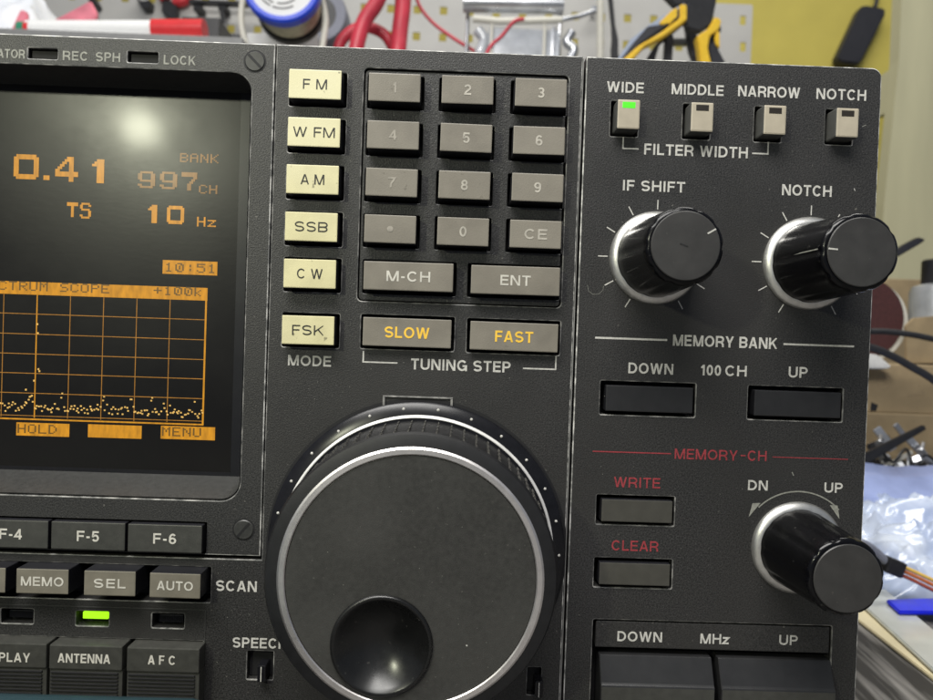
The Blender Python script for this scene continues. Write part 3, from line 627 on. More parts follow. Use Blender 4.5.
# --- filter buttons (tan face, grey sides, lamp slot)
for i, x in enumerate(fx):
    mb = MB(); mb.box(x-fbw/2, x+fbw/2, -3.0, 3.5, fzz-fbh/2, fzz+fbh/2, TANSIDE, .35, TANKEY)
    b0 = mb.build('filter_key', R, origin=(x, -1, fzz)); b0['label'] = 'tan filter key under the word '+('WIDE, lit green', 'MIDDLE', 'NARROW', 'NOTCH')[i]
    mb = MB(); mb.box(x-1.35, x+1.35, -3.05, -2.6, fzz+1.3, fzz+2.55, LEDG if i == 0 else LEDOFF, .03); mb.build('key_lamp', b0)
for i, (x, z) in enumerate(bank):
    mb = MB(); mb.box(x-9.5, x+9.5, -.7, 4, z-2.8, z+2.8, KEYSIDE, .22, DARKKEY); mb.build('bank_key', R, origin=(x, 0, z))['label'] = 'glossy black bank key under the word '+('DOWN', 'UP')[i]
for i, (x, z) in enumerate(chk):
    mb = MB(); mb.box(x-7.75, x+7.75, -.7, 4, z-2.43, z+2.43, KEYSIDE, .2, OLIVEKEY); mb.build('memory_key', R, origin=(x, 0, z))['label'] = 'olive grey memory key under the red word '+('WRITE', 'CLEAR')[i]

# --- all rectangular keys of the centre panel
def build_key(k_):
    nm, x, z, wd, ht, pr, face, side, text, lw_, lh, lmat, label, kw = k_
    mb = MB(); mb.box(x-wd/2, x+wd/2, -pr, 3.8, z-ht/2, z+ht/2, side, .22, face)
    if text: lettering(mb, text, x-lw_/2, x+lw_/2, z, lh, -pr-.05, lmat, **({'weight': .089} | kw))
    o = mb.build(nm, R, origin=(x, 0, z)); o.rotation_euler = (random.uniform(-.012, .012), random.uniform(-.006, .006), random.uniform(-.012, .012)); o.location.y += random.uniform(-.00012, .00018)
    if label: o['label'] = label
for k_ in keys: build_key(k_)
# --- function keys under the screen
keys2 = []
for x, t, lw_ in zip(fxs, ('F-6', 'F-5', 'F-4'), (5.0, 4.8, 4.8)): build_key(('function_key', x, fz, fw, fh, 1.5, FKEY, KEYSIDE, t, lw_, 2.25, KEYLEG, 'charcoal key marked '+t, {}))
# --- scan keys
for x0, x1, t, lw_ in ((150, 200.6, 'AUTO', 7.6), (84, 135, 'SEL', 6.7), (16, 68, 'MEMO', 9.0), (-50, 5, 'SCAN', 7)):
    x = P((x0+x1)/2, 583, -4.2)[0]; wd = (x1-x0)*sc(-4.2)
    build_key(('scan_key', x, P(110, 583.5, -4.2)[1], wd, 5.3, 4.2, SCANKEY, KEYSIDE, '' if t == 'SCAN' else t, lw_, 1.95, KEYLEG, 'brown grey scan key marked '+t if t != 'SCAN' else None, {'spacing': 1.25 if t == 'SEL' else 1.0}))
# --- indicator slots under the scan keys
for i, h in enumerate(slots):
    mb = MB(); mb.box(h[0]+.1, h[1]-.1, 2.6, 4.3, h[2]+.1, h[3]-.1, WELL)
    if i == 1: mb.box(h[0]+1.3, h[1]-.3, 0.3, 2.5, h[3]-1.75, h[3]-.25, LEDY, .15)
    else: mb.box(h[0]+1.1, h[1]-.6, 1.2, 2.5, h[2]+.8, h[3]-.7, SKIRT, .15)
    o = mb.build('indicator_lamp', R)
    if i == 1: o['label'] = 'lit yellow green indicator lamp above the ANTENNA key'
# engraved outline of the indicator strip
mb = MB(); zt_ = P(103, 607.4)[1]; xe = P(205.3, 625)[0]
mb.box(xs0, xe, -.12, .1, zt_-.16, zt_+.16, LIP, .05); mb.box(xe-.16, xe+.16, -.12, .1, P(205, 641)[1], zt_-.17, LIP, .05); mb.build('strip_moulding', R)
# --- large ribbed keys at the bottom
for x0, x1, t, tx0, tx1, ty in ((126.5, 199, 'A F C', 148, 175.5, 660), (49, 122, 'ANTENNA', 58, 110, 658.4), (-27, 46, 'DISPLAY', -21.5, 29.8, 657)):
    pr = 3.6
    a, b_ = P(x0, 665, -pr)[0], P(x1, 665, -pr)[0]; zt_ = P((x0+x1)/2, 645.5+((x0+x1)/2-85)*.033, -pr)[1]; zl = zt_-5.2
    mb = MB(); mb.box(a, b_, -pr, 3.8, zl, zt_, FKEY, .25)
    mb.box(a, b_, -pr+.35, 3.8, ZB+5, zl-.02, FKEY, .15)
    z = zl-.55
    while z > ZB+7:
        mb.box(a+.35, b_-.9, -pr-.05, -pr+.5, z-.36, z, DARKKEY, .08); z -= .78
    xm, zm_ = P((tx0+tx1)/2, ty, -pr-.06); q = sc(-pr)
    lettering(mb, t, xm-(tx1-tx0)/2*q, xm+(tx1-tx0)/2*q, zm_, 9.3*q, -pr-.06, KEYLEG)
    mb.build('ribbed_key', R, origin=((a+b_)/2, 0, zl))['label'] = 'large ribbed charcoal key marked '+t.replace('A F C', 'AFC')
# --- slide switches
for h in (sl1, sl2):
    mb = MB(); xm = (h[0]+h[1])/2
    mb.box(h[0]+.15, h[1]-.15, 1.6, 4.2, h[2]+.15, h[3]-.15, WELL)
    mb.box(xm+.0, xm+1.8, -2.2, 1.5, h[2]+.5, h[2]+4.0, SKIRT, .25); mb.box(xm+.75, xm+.95, -2.27, -2.0, h[2]+.6, h[2]+3.8, LEGEND, .03)
    mb.build('slide_switch', R)

# --- small knobs: silver base ring, fluted gloss body, satin cap, pointer line
def knob(x, z, pang, label, flutes=10, line=True, scratchy=False):
    mb = MB()
    fl = lambda a, y, r: 1-.028*max(0.0, math.cos(flutes*a))**2*(1.0 if -19.3 < y < -2.1 and r > 6.8 else 0.0)
    mb.lathe(x, z, [(9.0, -.2), (8.75, -.5), (8.6, -2.2), (8.3, -6.0), (7.65, -17.4), (7.6, -18.7), (7.42, -19.2), (6.9, -19.55), (6.55, -19.6)], [KNOBBLK], 160, True, fl)
    o = mb.build('control_knob', R, origin=(x, 0, z), sharp=50); o['label'] = label
    mb = MB(); mb.lathe(x, z, [(6.60, -19.3), (6.60, -19.9), (6.45, -20.06), (6.0, -20.08)], [KNOBBLK, KNOBCAP], 96)
    if scratchy: bar(mb, P(680, 243.6, -20.1), P(688, 246.6, -20.1), .28, INK, -20.12)
    mb.build('knob_cap', o, sharp=40)
    mb = MB(); mb.lathe(x, z, [(10.1, .3), (10.1, -.3), (9.75, -.75), (8.95, -1.35), (8.4, -1.4)], [ALU], 128); mb.build('knob_ring', o, sharp=40)
    if not line: return o
    mb = MB(); d = Vector((math.cos(pang), math.sin(pang))); c = Vector((x, z)); bar(mb, c+d*4.7, c+d*6.5, .30, LEGEND, -20.14)
    n_ = Vector((-d.y, d.x))*.11
    p = [(8.16, -4.0), (7.6, -18.3)]
    vs = [];
    for r_, y_ in p:
        for s_ in (-1, 1): q = c+d*r_+n_*s_; vs.append((q.x, y_, q.y))
    mb.add(vs, [[0, 1, 3, 2]], LEGDIM); mb.build('pointer_line', o, fix=False)
    return o
knob(*kn[0], math.radians(31), 'fluted black knob under the words IF SHIFT, pointer at upper right', scratchy=True)
knob(*kn[1], math.radians(176), 'fluted black knob under the word NOTCH, pointer at left')
knob(*kn[2], math.radians(-25), 'plain topped fluted black knob between DN and UP at lower right', line=False)

# --- main tuning dial
DX, DZ = -7.2, -45.9
mb = MB()
mb.lathe(DX, DZ, [(32.1, .3), (32.1, -1.3), (31.6, -1.8), (29.4, -2.4), (29.35, -3.0), (28.4, -3.15), (27.2, -3.2)], [SKIRT], 180)
mb.lathe(DX, DZ, [(32.75, -.02), (32.12, -.04)], [WELL], 180, cap=False)  # flat black ring painted on the panel for the shadowed gap round the skirt
TD = mb.build('tuning_dial', R, origin=(DX, 0, DZ), sharp=30)
TD['label'] = 'large round tuning dial with silver ring and finger dimple'
mb = MB(); mb.lathe(DX, DZ, [(29.42, -2.45), (29.38, -3.1), (28.95, -3.35), (28.8, -3.3), (28.75, -3.1)], [ALUARC], 180, cap=False); mb.build('skirt_ring', TD)
mb = MB()
for i in range(26):
    a = math.radians(90-6.9+13.846*i); c = Vector((DX+30.75*math.cos(a), DZ+30.75*math.sin(a)))
    mb.lathe(c.x, c.y, [(.33, -1.9), (.31, -2.15), (.14, -2.3)], [LEGEND], 8)
mb.build('skirt_marks', TD)
# ribbed grip between skirt and rim
mb = MB()
mb.lathe(DX, DZ, [(28.2, -3.0), (27.2, -18.0)], [RUBBER], 180, cap=False)
RIB = pm('rubber_rib_glint', (0.055, 0.053, 0.048), .6, var=.5, vscale=900)  # paler than the rubber: light catching the rib edges is put into the colour
for i in range(63):
    a = math.radians(i*360/63+2); d = Vector((math.cos(a), math.sin(a))); t = Vector((-d.y, d.x)); c = Vector((DX, DZ))
    for (y0, y1) in ((-3.4, -6.4), (-7.2, -10.0), (-10.8, -13.6), (-14.4, -17.2)):
        ro = 28.75+(y0+3.6)/14*.75; p = [c+d*(ro-1.3)-t*.22, c+d*(ro-.35)-t*.12, c+d*(ro-.35)+t*.12, c+d*(ro-1.3)+t*.22]
        vs = [(q.x, y0, q.y) for q in p]+[(q.x, y1, q.y) for q in p]; mb.add(vs, [[0, 1, 5, 4], [1, 2, 6, 5], [2, 3, 7, 6], [0, 3, 2, 1], [4, 5, 6, 7]], RIB)
mb.build('rubber_grip', TD, sharp=30)
mb = MB(); mb.lathe(DX, DZ, [(27.2, -17.9), (27.9, -18.2), (28.0, -18.9), (27.6, -19.6), (26.6, -19.9), (25.3, -20.1)], [RUBBER], 180, cap=False); mb.build('dial_rim', TD)
mb = MB(); mb.lathe(DX, DZ, [(25.35, -19.6), (25.3, -20.25), (24.9, -20.5), (24.0, -20.5), (23.8, -20.3), (23.75, -19.5)], [ALUPALE], 180, cap=False); mb.build('silver_ring', TD, sharp=30)
# face with a real dish for the fingertip
hx, hz_ = P(381.5, 645, -20); hr = 9.6
mb = MB(); n = 120
ring = [(DX+23.7*math.cos(2*math.pi*i/n), DZ+23.7*math.sin(2*math.pi*i/n)) for i in range(n)]
hole = [(hx+hr*math.cos(2*math.pi*i/n), hz_+hr*math.sin(2*math.pi*i/n)) for i in range(n)]
plate(mb, ring, [hole], -20.2, 1.5, .12, DIALFACE, DIALFACE)
for i in range(34):
    a, q = random.uniform(0, 6.28), 23*math.sqrt(random.random()); x_, z_ = DX+q*math.cos(a), DZ+q*math.sin(a); r_ = random.uniform(.05, .12)
    if math.hypot(x_-hx, z_-hz_) > hr+.5: mb.quad(x_, z_, x_+r_, z_+r_, -20.23, LEGDIM)
c = P(466, 646, -20.2); mb.quad(c[0], c[1], c[0]+.28, c[1]+.25, -20.24, LEGEND);
mb.build('dial_face', TD)
mb = MB()
pr_ = [(9.75, -20.3), (9.6, -20.75), (9.2, -20.95), (8.85, -20.75)]
for k_ in range(1, 15): 
    a = k_/14; pr_.append((8.85*(1-a)+.001*a, -20.75+4.4*(1-(1-a)**2)))
mb.lathe(hx, hz_, pr_, [DIMPLE], 96); mb.build('finger_dimple', TD, sharp=60)

# ================================================================== BACKGROUND (further pieces follow)

from mathutils import noise
def B(px, py, z):
    """where a photo pixel meets the level plane z (mm)"""
    d = CB @ Vector(((px-466.5)/F, -(py-350)/F, -1)); t = z/d.z
    return Vector((d.x*t, -D+d.y*t, z))
def yD(d): return d-D
def slab(mb, poly, z0, z1, mat, bev=0.0):
    """poly of (x,y) extruded from z0 up to z1"""
    n = len(poly); b = bmesh.new()
    v = [b.verts.new((p[0], p[1], z0)) for p in poly]+[b.verts.new((p[0], p[1], z1)) for p in poly]
    b.faces.new(v[:n][::-1]); b.faces.new(v[n:])
    for i in range(n): b.faces.new((v[i], v[(i+1) % n], v[n+(i+1) % n], v[n+i]))
    bmesh.ops.recalc_face_normals(b, faces=b.faces)
    if bev: bmesh.ops.bevel(b, geom=list(b.edges), offset=bev, segments=2, affect='EDGES')
    mb.bm(b, lambda f: mat)
def front(mb, pxs, y, thick, mat, bev=0.0):
    """outline given in photo pixels, standing upright at plane y, thick mm deep"""
    q = [P(a, c, y) for a, c in pxs]; n = len(q); b = bmesh.new()
    v = [b.verts.new((x, y, z)) for x, z in q]+[b.verts.new((x, y+thick, z)) for x, z in q]
    b.faces.new(v[:n][::-1]); b.faces.new(v[n:])
    for i in range(n): b.faces.new((v[i], v[(i+1) % n], v[n+(i+1) % n], v[n+i]))
    bmesh.ops.recalc_face_normals(b, faces=b.faces)
    if bev: bmesh.ops.bevel(b, geom=list(b.edges), offset=bev, segments=2, affect='EDGES')
    mb.bm(b, lambda f: mat, bool(bev))
def smooth(pts, n=8):
    out = []
    P_ = [Vector(p) for p in pts]; P_ = [P_[0]*2-P_[1]]+P_+[P_[-1]*2-P_[-2]]
    for i in range(1, len(P_)-2):
        a, b, c, d = P_[i-1:i+3]
        for k in range(n):
            t = k/n; out.append(.5*((2*b)+(c-a)*t+(2*a-5*b+4*c-d)*t*t+(3*b-a-3*c+d)*t**3))
    return out+[P_[-2]]
def wire(name, pts, r, mat, label, cat, group=None, origin=None):
    mb = MB(); pts = smooth(pts); mb.tube(pts, r, mat, 12)
    o = mb.build(name, origin=origin or pts[0]); return tag(o, label, cat, group)

# --- tool board
BOARD = pm('perforated_board_paint', (0.46, 0.45, 0.43), 0.55, var=0.05, vscale=20)
yb = yD(1000)
mb = MB(); hs = []
bx0, bx1, bz0, bz1 = -830, P(701, 30, yb)[0], 300, 580
ox, oz = P(470, 12, yb)
for i in range(-36, 9):
    for j in range(-2, 3):
        x, z = ox+i*37.4, oz+j*37.4
        if bx0+8 < x < bx1-8: hs.append(rr(x-5.2, z-5.6, x+5.2, z+5.6, 1, 2))
plate(mb, rr(bx0, bz0, bx1, bz1, 4, 3), hs, yb, 2.0, .3, BOARD, BOARD)
for x in (bx0+30, bx1-30): mb.box(x-12, x+12, yb+2.0, 1040, bz0+20, bz0+40, BOARD)
tag(mb.build('perforated_tool_board', origin=(0, yb, bz0)), 'wide pale grey perforated tool board on the yellow wall', 'pegboard')
mb = MB(); nx0, nx1, nz1 = P(702.5, 30, yb)[0], P(752, 30, yb)[0], P(735, 4, yb)[1]
hs = []
for px in (711, 743):
    for k in range(0, 4):
        x, z = P(px, 20.5+k*26.5, yb); hs.append(rr(x-4.2, z-6.5, x+4.2, z+6.5, .8, 2))
plate(mb, rr(nx0, bz0, nx1, nz1, 3, 3), hs, yb, 2.0, .3, BOARD, BOARD); mb.box(nx0+20, nx0+40, yb+2, 1040, bz0+8, bz0+30, BOARD)
tag(mb.build('perforated_tool_board', origin=(nx0, yb, bz0)), 'narrow grey perforated board behind the yellow pliers, next to bare yellow wall', 'pegboard')
# --- shelves behind the receiver that carry the things seen over its top edge
SHELF = pm('grey_shelf', (0.22, 0.22, 0.22), 0.6, var=0.1)
mb = MB(); mb.box(-470, -206, yD(650), yD(980), 262, 270, SHELF, 1); mb.box(-202, 250, yD(650), yD(980), 236, 246, SHELF, 1)
for x in (-466, -212, 240): mb.box(x, x+8, yD(660), yD(975), BENCHZ+.2, 235.5, SHELF)
mb.box(-466, -458, yD(660), yD(975), 235.7, 261.8, SHELF); mb.box(-212, -204, yD(660), yD(975), 246.2, 261.8, SHELF)
tag(mb.build('storage_shelf', origin=(-100, yD(800), BENCHZ)), 'grey storage shelf behind the receiver holding spool, cables and pliers', 'shelf')

# --- white marker with red cap
yM = yD(672)
MWHITE = pm('marker_white', (0.80, 0.80, 0.80), 0.35, var=0.03); MRED = pm('marker_red', (0.62, 0.03, 0.035), 0.35, var=0.1, vscale=60); MGREEN = pm('marker_green', (0.03, 0.22, 0.13), .4, var=.1)
T = thing('marker_pen', 'white marker pen with red cap lying above the screen', 'marker', (0, yM, 270))
def lying(mb, pa, pb, ra, rb, mat):
    a, b = W(*pa, yM), W(*pb, yM); mb.tube([a, a+(b-a)*.02, a+(b-a)*.98, b], ra, mat, 24)
mb = MB(); lying(mb, (29, 30.5), (158, 30.5), 8.9, 8.9, MWHITE); mb.build('barrel', T)
mb = MB(); a, b = W(154, 30.5, yM), W(205, 30.5, yM); mb.tube([a, a+(b-a)*.05, a+(b-a)*.86, b], 9.9, MRED, 24); mb.build('cap', T)
mb = MB(); lying(mb, (20.5, 31), (28.6, 31), 8.2, 8.2, MGREEN); lying(mb, (28.3, 31), (33, 31), 9.1, 9.1, MRED); mb.build('end_plug', T)
mb = MB(); mb.box(P(10, 30, yM)[0], P(210, 30, yM)[0], yM-12, yM+13, 270.2, P(100, 39.7, yM)[1], MWHITE, 1.0)
tag(mb.build('white_carton', origin=(P(100, 30, yM)[0], yM, 270)), 'low white carton under the marker pen', 'carton')

# --- crumpled white bag and pink wrappers
BAGW = pm('white_film', (0.74, 0.77, 0.84), 0.28, var=0.12, vscale=30, col2=(0.84, 0.84, 0.86))
def crumple(mb, cx, cy, z0, rx, ry, hh, mat, n=44, amp=.35, f=.03, seed=0.0, flat=.6):
    vs, fs = [], []
    for j in range(n+1):
        for i in range(n+1):
            u, v = 2*i/n-1, 2*j/n-1; q = max(0.0, 1-abs(u)**2.6)*max(0.0, 1-abs(v)**2.6)
            p = Vector((cx+u*rx, cy+v*ry, seed)); 
            p3 = p+Vector((noise.noise(p*.05), noise.noise(p*.05+Vector((5, 1, 2))), 0))*9
            h = 1-2.6*abs(noise.noise(p3*f))-1.2*abs(noise.noise(p3*f*2.3+Vector((3, 8, 1))))-.5*abs(noise.noise(p3*f*5))
            h2 = noise.noise(p*f*.5+Vector((9, 3, 1)))
            vs.append((p.x+noise.noise(p*.06)*3*q, p.y, z0+hh*q**flat*(1-amp+amp*(h*.55+h2*.5))))
    for j in range(n):
        for i in range(n): a = j*(n+1)+i; fs.append([a, a+1, a+n+2, a+n+1])
    o = len(vs); bx = [j*(n+1) for j in range(n+1)]
    ring_ = list(range(n+1))+[(j+1)*(n+1)-1 for j in range(1, n+1)]+[n*(n+1)+i for i in range(n-1, -1, -1)]+[j*(n+1) for j in range(n-1, 0, -1)]
    fs.append(ring_[::-1]); mb.add(vs, fs, mat, True)
xa, _ = P(-30, 20, yD(800)); xb, _ = P(78, 20, yD(800))
mb = MB(); crumple(mb, (xa+xb)/2-20, yD(800), 270.2, (xb-xa)/2+20, 75, P(30, -22, yD(800))[1]-270, BAGW, amp=.25, f=.02, seed=3.1)
tag(mb.build('white_plastic_bag', origin=((xa+xb)/2, yD(800), 270)), 'crumpled white plastic bag behind the marker pen', 'plastic bag')
PINK = pm('pink_film', (0.72, 0.22, 0.28), 0.35, var=0.25, vscale=50)
PINKG = 'pink plastic wrappers by the white bag'
for pts, lab in (([(4, 44), (20, 9), (27, 12), (26, 44)], 'small pointed pink plastic wrapper left of the green pen end'), ([(46, 24), (90, 0.5), (97, 14), (88, 44), (40, 44)], 'wide pink plastic wrapper behind the white pen barrel')):
    mb = MB(); y = yD(705); front(mb, pts[:-1]+[pts[-1]], y, 5, PINK, 1.2)
    mb.box(P(pts[0][0]+4, 40, y)[0], P(pts[0][0]+26, 40, y)[0], y, y+5, 270.2, P(pts[-1][0], 42, y)[1], PINK)
    tag(mb.build('plastic_wrapper', origin=(P(*pts[0], y)[0], y, 270)), lab, 'wrapper', PINKG)

# --- red handled pliers and black hooks on the board at left
BLKM = pm('black_steel', (0.018, 0.018, 0.02), 0.4, var=0.2)
DRED = pm('red_grip', (0.55, 0.03, 0.04), 0.4, var=0.15)
T = thing('hanging_pliers', 'black nosed pliers with red handles hanging behind the red pen cap', 'pliers', (P(170, 10, yb)[0], yb-14, P(170, 22, yb)[1]))
mb = MB(); front(mb, [(162, 0), (174, 1), (177, 6), (175, 21), (171, 20), (161, 12)], yb-14, 10, BLKM, 1.5); mb.build('jaws', T)
mb = MB(); mb.tube(smooth([W(166, 1, yb-9), W(160, -12, yb-9), W(158, -40, yb-9)]), 7, DRED); mb.tube(smooth([W(174, 2, yb-9), W(186, -2, yb-9), W(196, -30, yb-9)]), 8, DRED); mb.build('handle', T)
mb = MB(); front(mb, [(188, -1), (262, 1.5), (262, 5), (188, 2.5)], yb-26, 12, BLKM, .8)
for px in (197, 222): front(mb, [(px-4, 4), (px+4, 4), (px+4, 10), (px-4, 10)], yb-22, 20, BLKM, .5)
front(mb, [(219.5, 9), (224, 9), (223.5, 22), (220.5, 22)], yb-22, 6, BLKM, .5)
tag(mb.build('hook_rail', origin=(P(225, 4, yb)[0], yb-20, P(225, 4, yb)[1])), 'dark hook rail across the tool board left of the spool', 'hook rail')
mb = MB(); front(mb, [(202, 34), (217, 33), (217, 27.5), (226, 28), (226, 33), (240, 34), (240, 44), (202, 44)], yD(760), 60, BLKM, 1); mb.box(P(202, 40, yD(760))[0]+2, P(240, 40, yD(760))[0]-2, yD(762), yD(700), 246.2, P(220, 43, yD(760))[1], BLKM)
tag(mb.build('black_clip_box', origin=(P(220, 40, yD(760))[0], yD(760), 246)), 'black plastic box with a small tab between red pen cap and spool', 'plastic box')
for k, (pts, lab) in enumerate((([(134, -6), (141, 1), (150, 0), (149, 8), (142, 8.5)], 'black hook above the middle of the marker pen'), ([(91, -8), (97, 4), (95, 7), (88, 1)], 'black hook above the pink wrapper tip'))):
    mb = MB(); front(mb, pts, yb-16, 16, BLKM, .6); tag(mb.build('board_hook', origin=W(*pts[0], yb)), lab, 'hook', 'hooks on the tool board')

# --- solder spool
yS = yD(665)
SBLUE = pm('spool_blue', (0.015, 0.06, 0.62), 0.35, var=0.08); SWHITE = pm('spool_label', (0.66, 0.66, 0.66), 0.5, var=0.06, vscale=50)
SOLD = pm('wound_solder', (0.50, 0.48, 0.36), 0.42, metal=.3, var=0.2, vscale=300)
q = sc(yS); cS = W(282, -15, yS)
T = thing('solder_spool', 'spool with bright blue rim and white label, pale wire wound below', 'spool', cS)
mb = MB(); mb.lathe(cS.x, cS.z, [(38.5*q, yS+9), (38.5*q, yS), (36.5*q, yS-2), (32.5*q, yS-2), (32*q, yS)], [SBLUE], 64); fl1 = mb.build('flange', T, origin=cS)
mb = MB(); mb.lathe(cS.x, cS.z, [(32*q, yS-.5), (9*q, yS-.6), (8.5*q, yS+6), (0.01, yS+6)], [SWHITE, BLKM], 64)
for i, (a0, a1, r_) in enumerate(((205, 245, 25), (250, 300, 25), (212, 250, 21), (258, 315, 20))):
    mb.add([(cS.x+rr_*q*math.cos(math.radians(a)), yS-.75, cS.z+rr_*q*math.sin(math.radians(a))) for rr_, aa in ((r_, range(a0, a1+1, 5)), (r_-1.6, range(a1, a0-1, -5))) for a in aa], [list(range(2*len(range(a0, a1+1, 5))))], BLKM)
mb.build('label_disc', T, origin=cS)
mb = MB(); pr_ = [(31*q, yS+9)]
for i in range(14): pr_ += [(31.6*q, yS+10+i*2.4), (30.8*q, yS+11.2+i*2.4)]
mb.lathe(cS.x, cS.z, pr_, [SOLD], 64); mb.build('wound_wire', T, origin=cS)
mb = MB(); mb.lathe(cS.x, cS.z, [(0.01, yS+43.5), (35*q, yS+43.5), (35*q, yS+50), (0.01, yS+50)], [BLKM], 48); mb.build('flange', T, origin=cS)
T.rotation_euler = (math.radians(-4), 0, math.radians(3))
CREAM = pm('cream_plastic', (0.62, 0.60, 0.53), 0.45, var=0.06)
T = thing('spool_stand', 'cream coloured wire stand looped round the solder spool', 'spool stand', (cS.x, yS+30, 246))
mb = MB()
for pts in ([(252, -30), (243, 0), (241.5, 25), (247, 50), (250, 96)], [(314, -30), (322, 0), (325.5, 22), (322, 50), (318, 96)]):
    p_ = [W(a, c, yS+24) for a, c in pts]; p_[-1].z = 246.5; mb.tube(smooth(p_), 3.0, CREAM)
mb.tube([(cS.x, yS+51, cS.z), (cS.x, yb-1, cS.z)], 4, CREAM); mb.build('wire_loop', T)
mb = MB(); front(mb, [(247, 33), (318, 33), (318, 56), (247, 56)], yS+78, 4, SWHITE, .6); front(mb, [(250, 52), (316, 52), (316, 92), (250, 92)], yS+20, 80, CREAM, 1)
mb.build('base', T)
# grey tape roll right of the spool
GREYB = pm('blue_grey_plastic', (0.20, 0.21, 0.26), 0.45, var=0.1)
mb = MB(); c_ = W(318, 14, yD(790)); qq = sc(yD(790)); mb.lathe(c_.x, c_.z, [(18*qq, c_.y), (27*qq, c_.y-1), (28.5*qq, c_.y+2), (28.5*qq, c_.y+30), (18*qq, c_.y+31), (18*qq, c_.y)], [GREYB, GREYB, GREYB, BLKM], 64)
mb.box(c_.x-6, c_.x+6, c_.y+2, c_.y+28, 246.2, c_.z-28.6*qq+.3, GREYB)
tag(mb.build('tape_roll', origin=c_), 'dark blue grey tape roll peeking out right of the solder spool', 'tape roll')

# --- red cables
RCAB = pm('red_silicone_cable', (0.50, 0.035, 0.06), 0.42, var=0.18, vscale=40)
yR = yD(700); qR = sc(yR)
wire('red_cable', [W(392, -40, yR+6), W(378, 0, yR), W(364, 22, yR-4), W(356, 50, yR-4), Vector((W(352, 70, yR).x, yR, 253.5)), Vector((W(345, 70, yR).x, yR+60, 254))], 7.6*qR, RCAB, 'thick red cable slanting down in front of the cable loop', 'cable')
p_ = [W(402, -45, yR+24), W(403, 0, yR+22), W(400, 30, yR+20), W(397, 62, yR+18)]; p_.append(Vector((p_[-1].x-3, yR+40, 254)))
wire('red_cable', p_, 8.4*qR, RCAB, 'thickest red cable hanging straight down right of the cable loop', 'cable')
p_ = [Vector((W(334, 70, yR+30).x, yR+30, 252.5)), W(338, 50, yR+30), W(348, 34, yR+29), W(364, 27, yR+28), W(382, 33, yR+30), W(392, 46, yR+34), W(396, 62, yR+50)]; p_.append(Vector((p_[-1].x, yR+60, 252.5)))
wire('red_cable', p_, 5.8*qR, RCAB, 'red cable bent into a low loop between two hanging red cables', 'cable')
yw = yD(760); p_ = [W(408, -40, yw), W(417, 0, yw), W(430, 20, yw), W(450, 36, yw), W(474, 51, yw), W(500, 66, yw)]; p_.append(Vector((W(510, 70, yw).x, yw, 248.5)))
wire('red_wire', p_, 1.9, RCAB, 'thin dark red wire curving down right of the red cables', 'wire')
yw = yD(690); p_ = [W(478, 70, yw), W(488, 51, yw), W(502, 36, yw), W(514, 22, yw), W(524, 19, yw)]; p_[0].z = 248.5
wire('red_wire', p_, 1.9, RCAB, 'thin pink red wire in front of the clear tubes', 'wire')
# --- clear tubes and rods
CLEAR = pm('hazy_clear_plastic', (0.50, 0.52, 0.56), 0.22, var=0.25, vscale=45, spec=.7, coat=.5)
STEEL = pm('bright_steel', (0.62, 0.63, 0.66), 0.3, metal=.9, var=0.2, vscale=60)
yT = yD(740)
mb = MB(); mb.tube([W(463, 3, yT), W(468, 3, yT), W(560, 5, yT), W(563, 5, yT)], 9*sc(yT), STEEL, 20); 
for px in (468, 562): a_ = W(px, 12, yT); mb.tube([Vector((a_.x, yT+12, 246.2)), Vector((a_.x, yT+12, a_.z+14))], 2.2, STEEL)
tag(mb.build('steel_tube', origin=W(510, 4, yT)), 'bright steel tube held level at the top of the photo', 'tube')
mb = MB(); mb.tube([W(473, 19, yT-14), W(500, 21.5, yT-14), W(530, 21, yT-14), W(562, 20, yT-14)], 3.3*sc(yT), CREAM, 14); mb.tube([W(560, 20.2, yT-14), W(580, 16, yT-14), W(594, 11, yT-14)], 2.5, STEEL, 10)
for px in (492, 545): a_ = W(px, 24, yT-14); mb.tube([Vector((a_.x, yT-14, 246.2)), Vector((a_.x, yT-14, a_.z))], 1.6, CREAM)
tag(mb.build('cream_rod', origin=W(510, 20, yT)), 'cream rod with a bright metal tip below the steel tube', 'rod')
mb = MB(); yc_ = yD(730); z1 = P(510, 27, yc_)[1]; x0_, x1_ = P(488, 40, yc_)[0], P(560, 40, yc_)[0]
mb.box(x0_, x1_, yc_, yc_+70, 246.2, z1, CLEAR, 4); mb.tube([(x0_-1, yc_+18, z1-12), (x1_+1, yc_+18, z1-12)], 13, CLEAR, 18); mb.box(x1_-9, x1_-5, yc_-1.5, yc_+71, 246.3, z1+2, STEEL, .5)
tag(mb.build('clear_parts_box', origin=((x0_+x1_)/2, yc_, 246)), 'hazy clear plastic parts box below the cream rod', 'parts box')
mb = MB(); mb.tube(smooth([W(478, 30, yT-5), W(484, 40, yT-5), W(480, 54, yT-5), W(486, 62, yT)]), 6, CLEAR, 12); mb.tube(smooth([W(572, 32, yT-5), W(567, 42, yT-5), W(574, 50, yT-5), W(568, 62, yT-5)]), 5, STEEL, 12); mb.box(W(480, 60, yT).x-8, W(572, 60, yT).x+8, yT-4.8, yT+25, 246.2, W(500, 58, yT).z, STEEL, 1)
tag(mb.build('bent_metal_bracket', origin=W(520, 58, yT)), 'grey metal bracket with two bent ends round the clear parts box', 'bracket')
a_ = W(593, 13, yb-8); mb = MB(); mb.lathe(a_.x, a_.z, [(2.5, yb-1), (2.5, yb-14), (6.5, yb-14), (6.5, yb-18), (4, yb-19.5), (0.1, yb-19.5)], [STEEL], 6, False)
tag(mb.build('board_bolt', origin=(a_.x, yb, a_.z)), 'shiny bolt in the tool board beside the cream hanging rod', 'bolt')
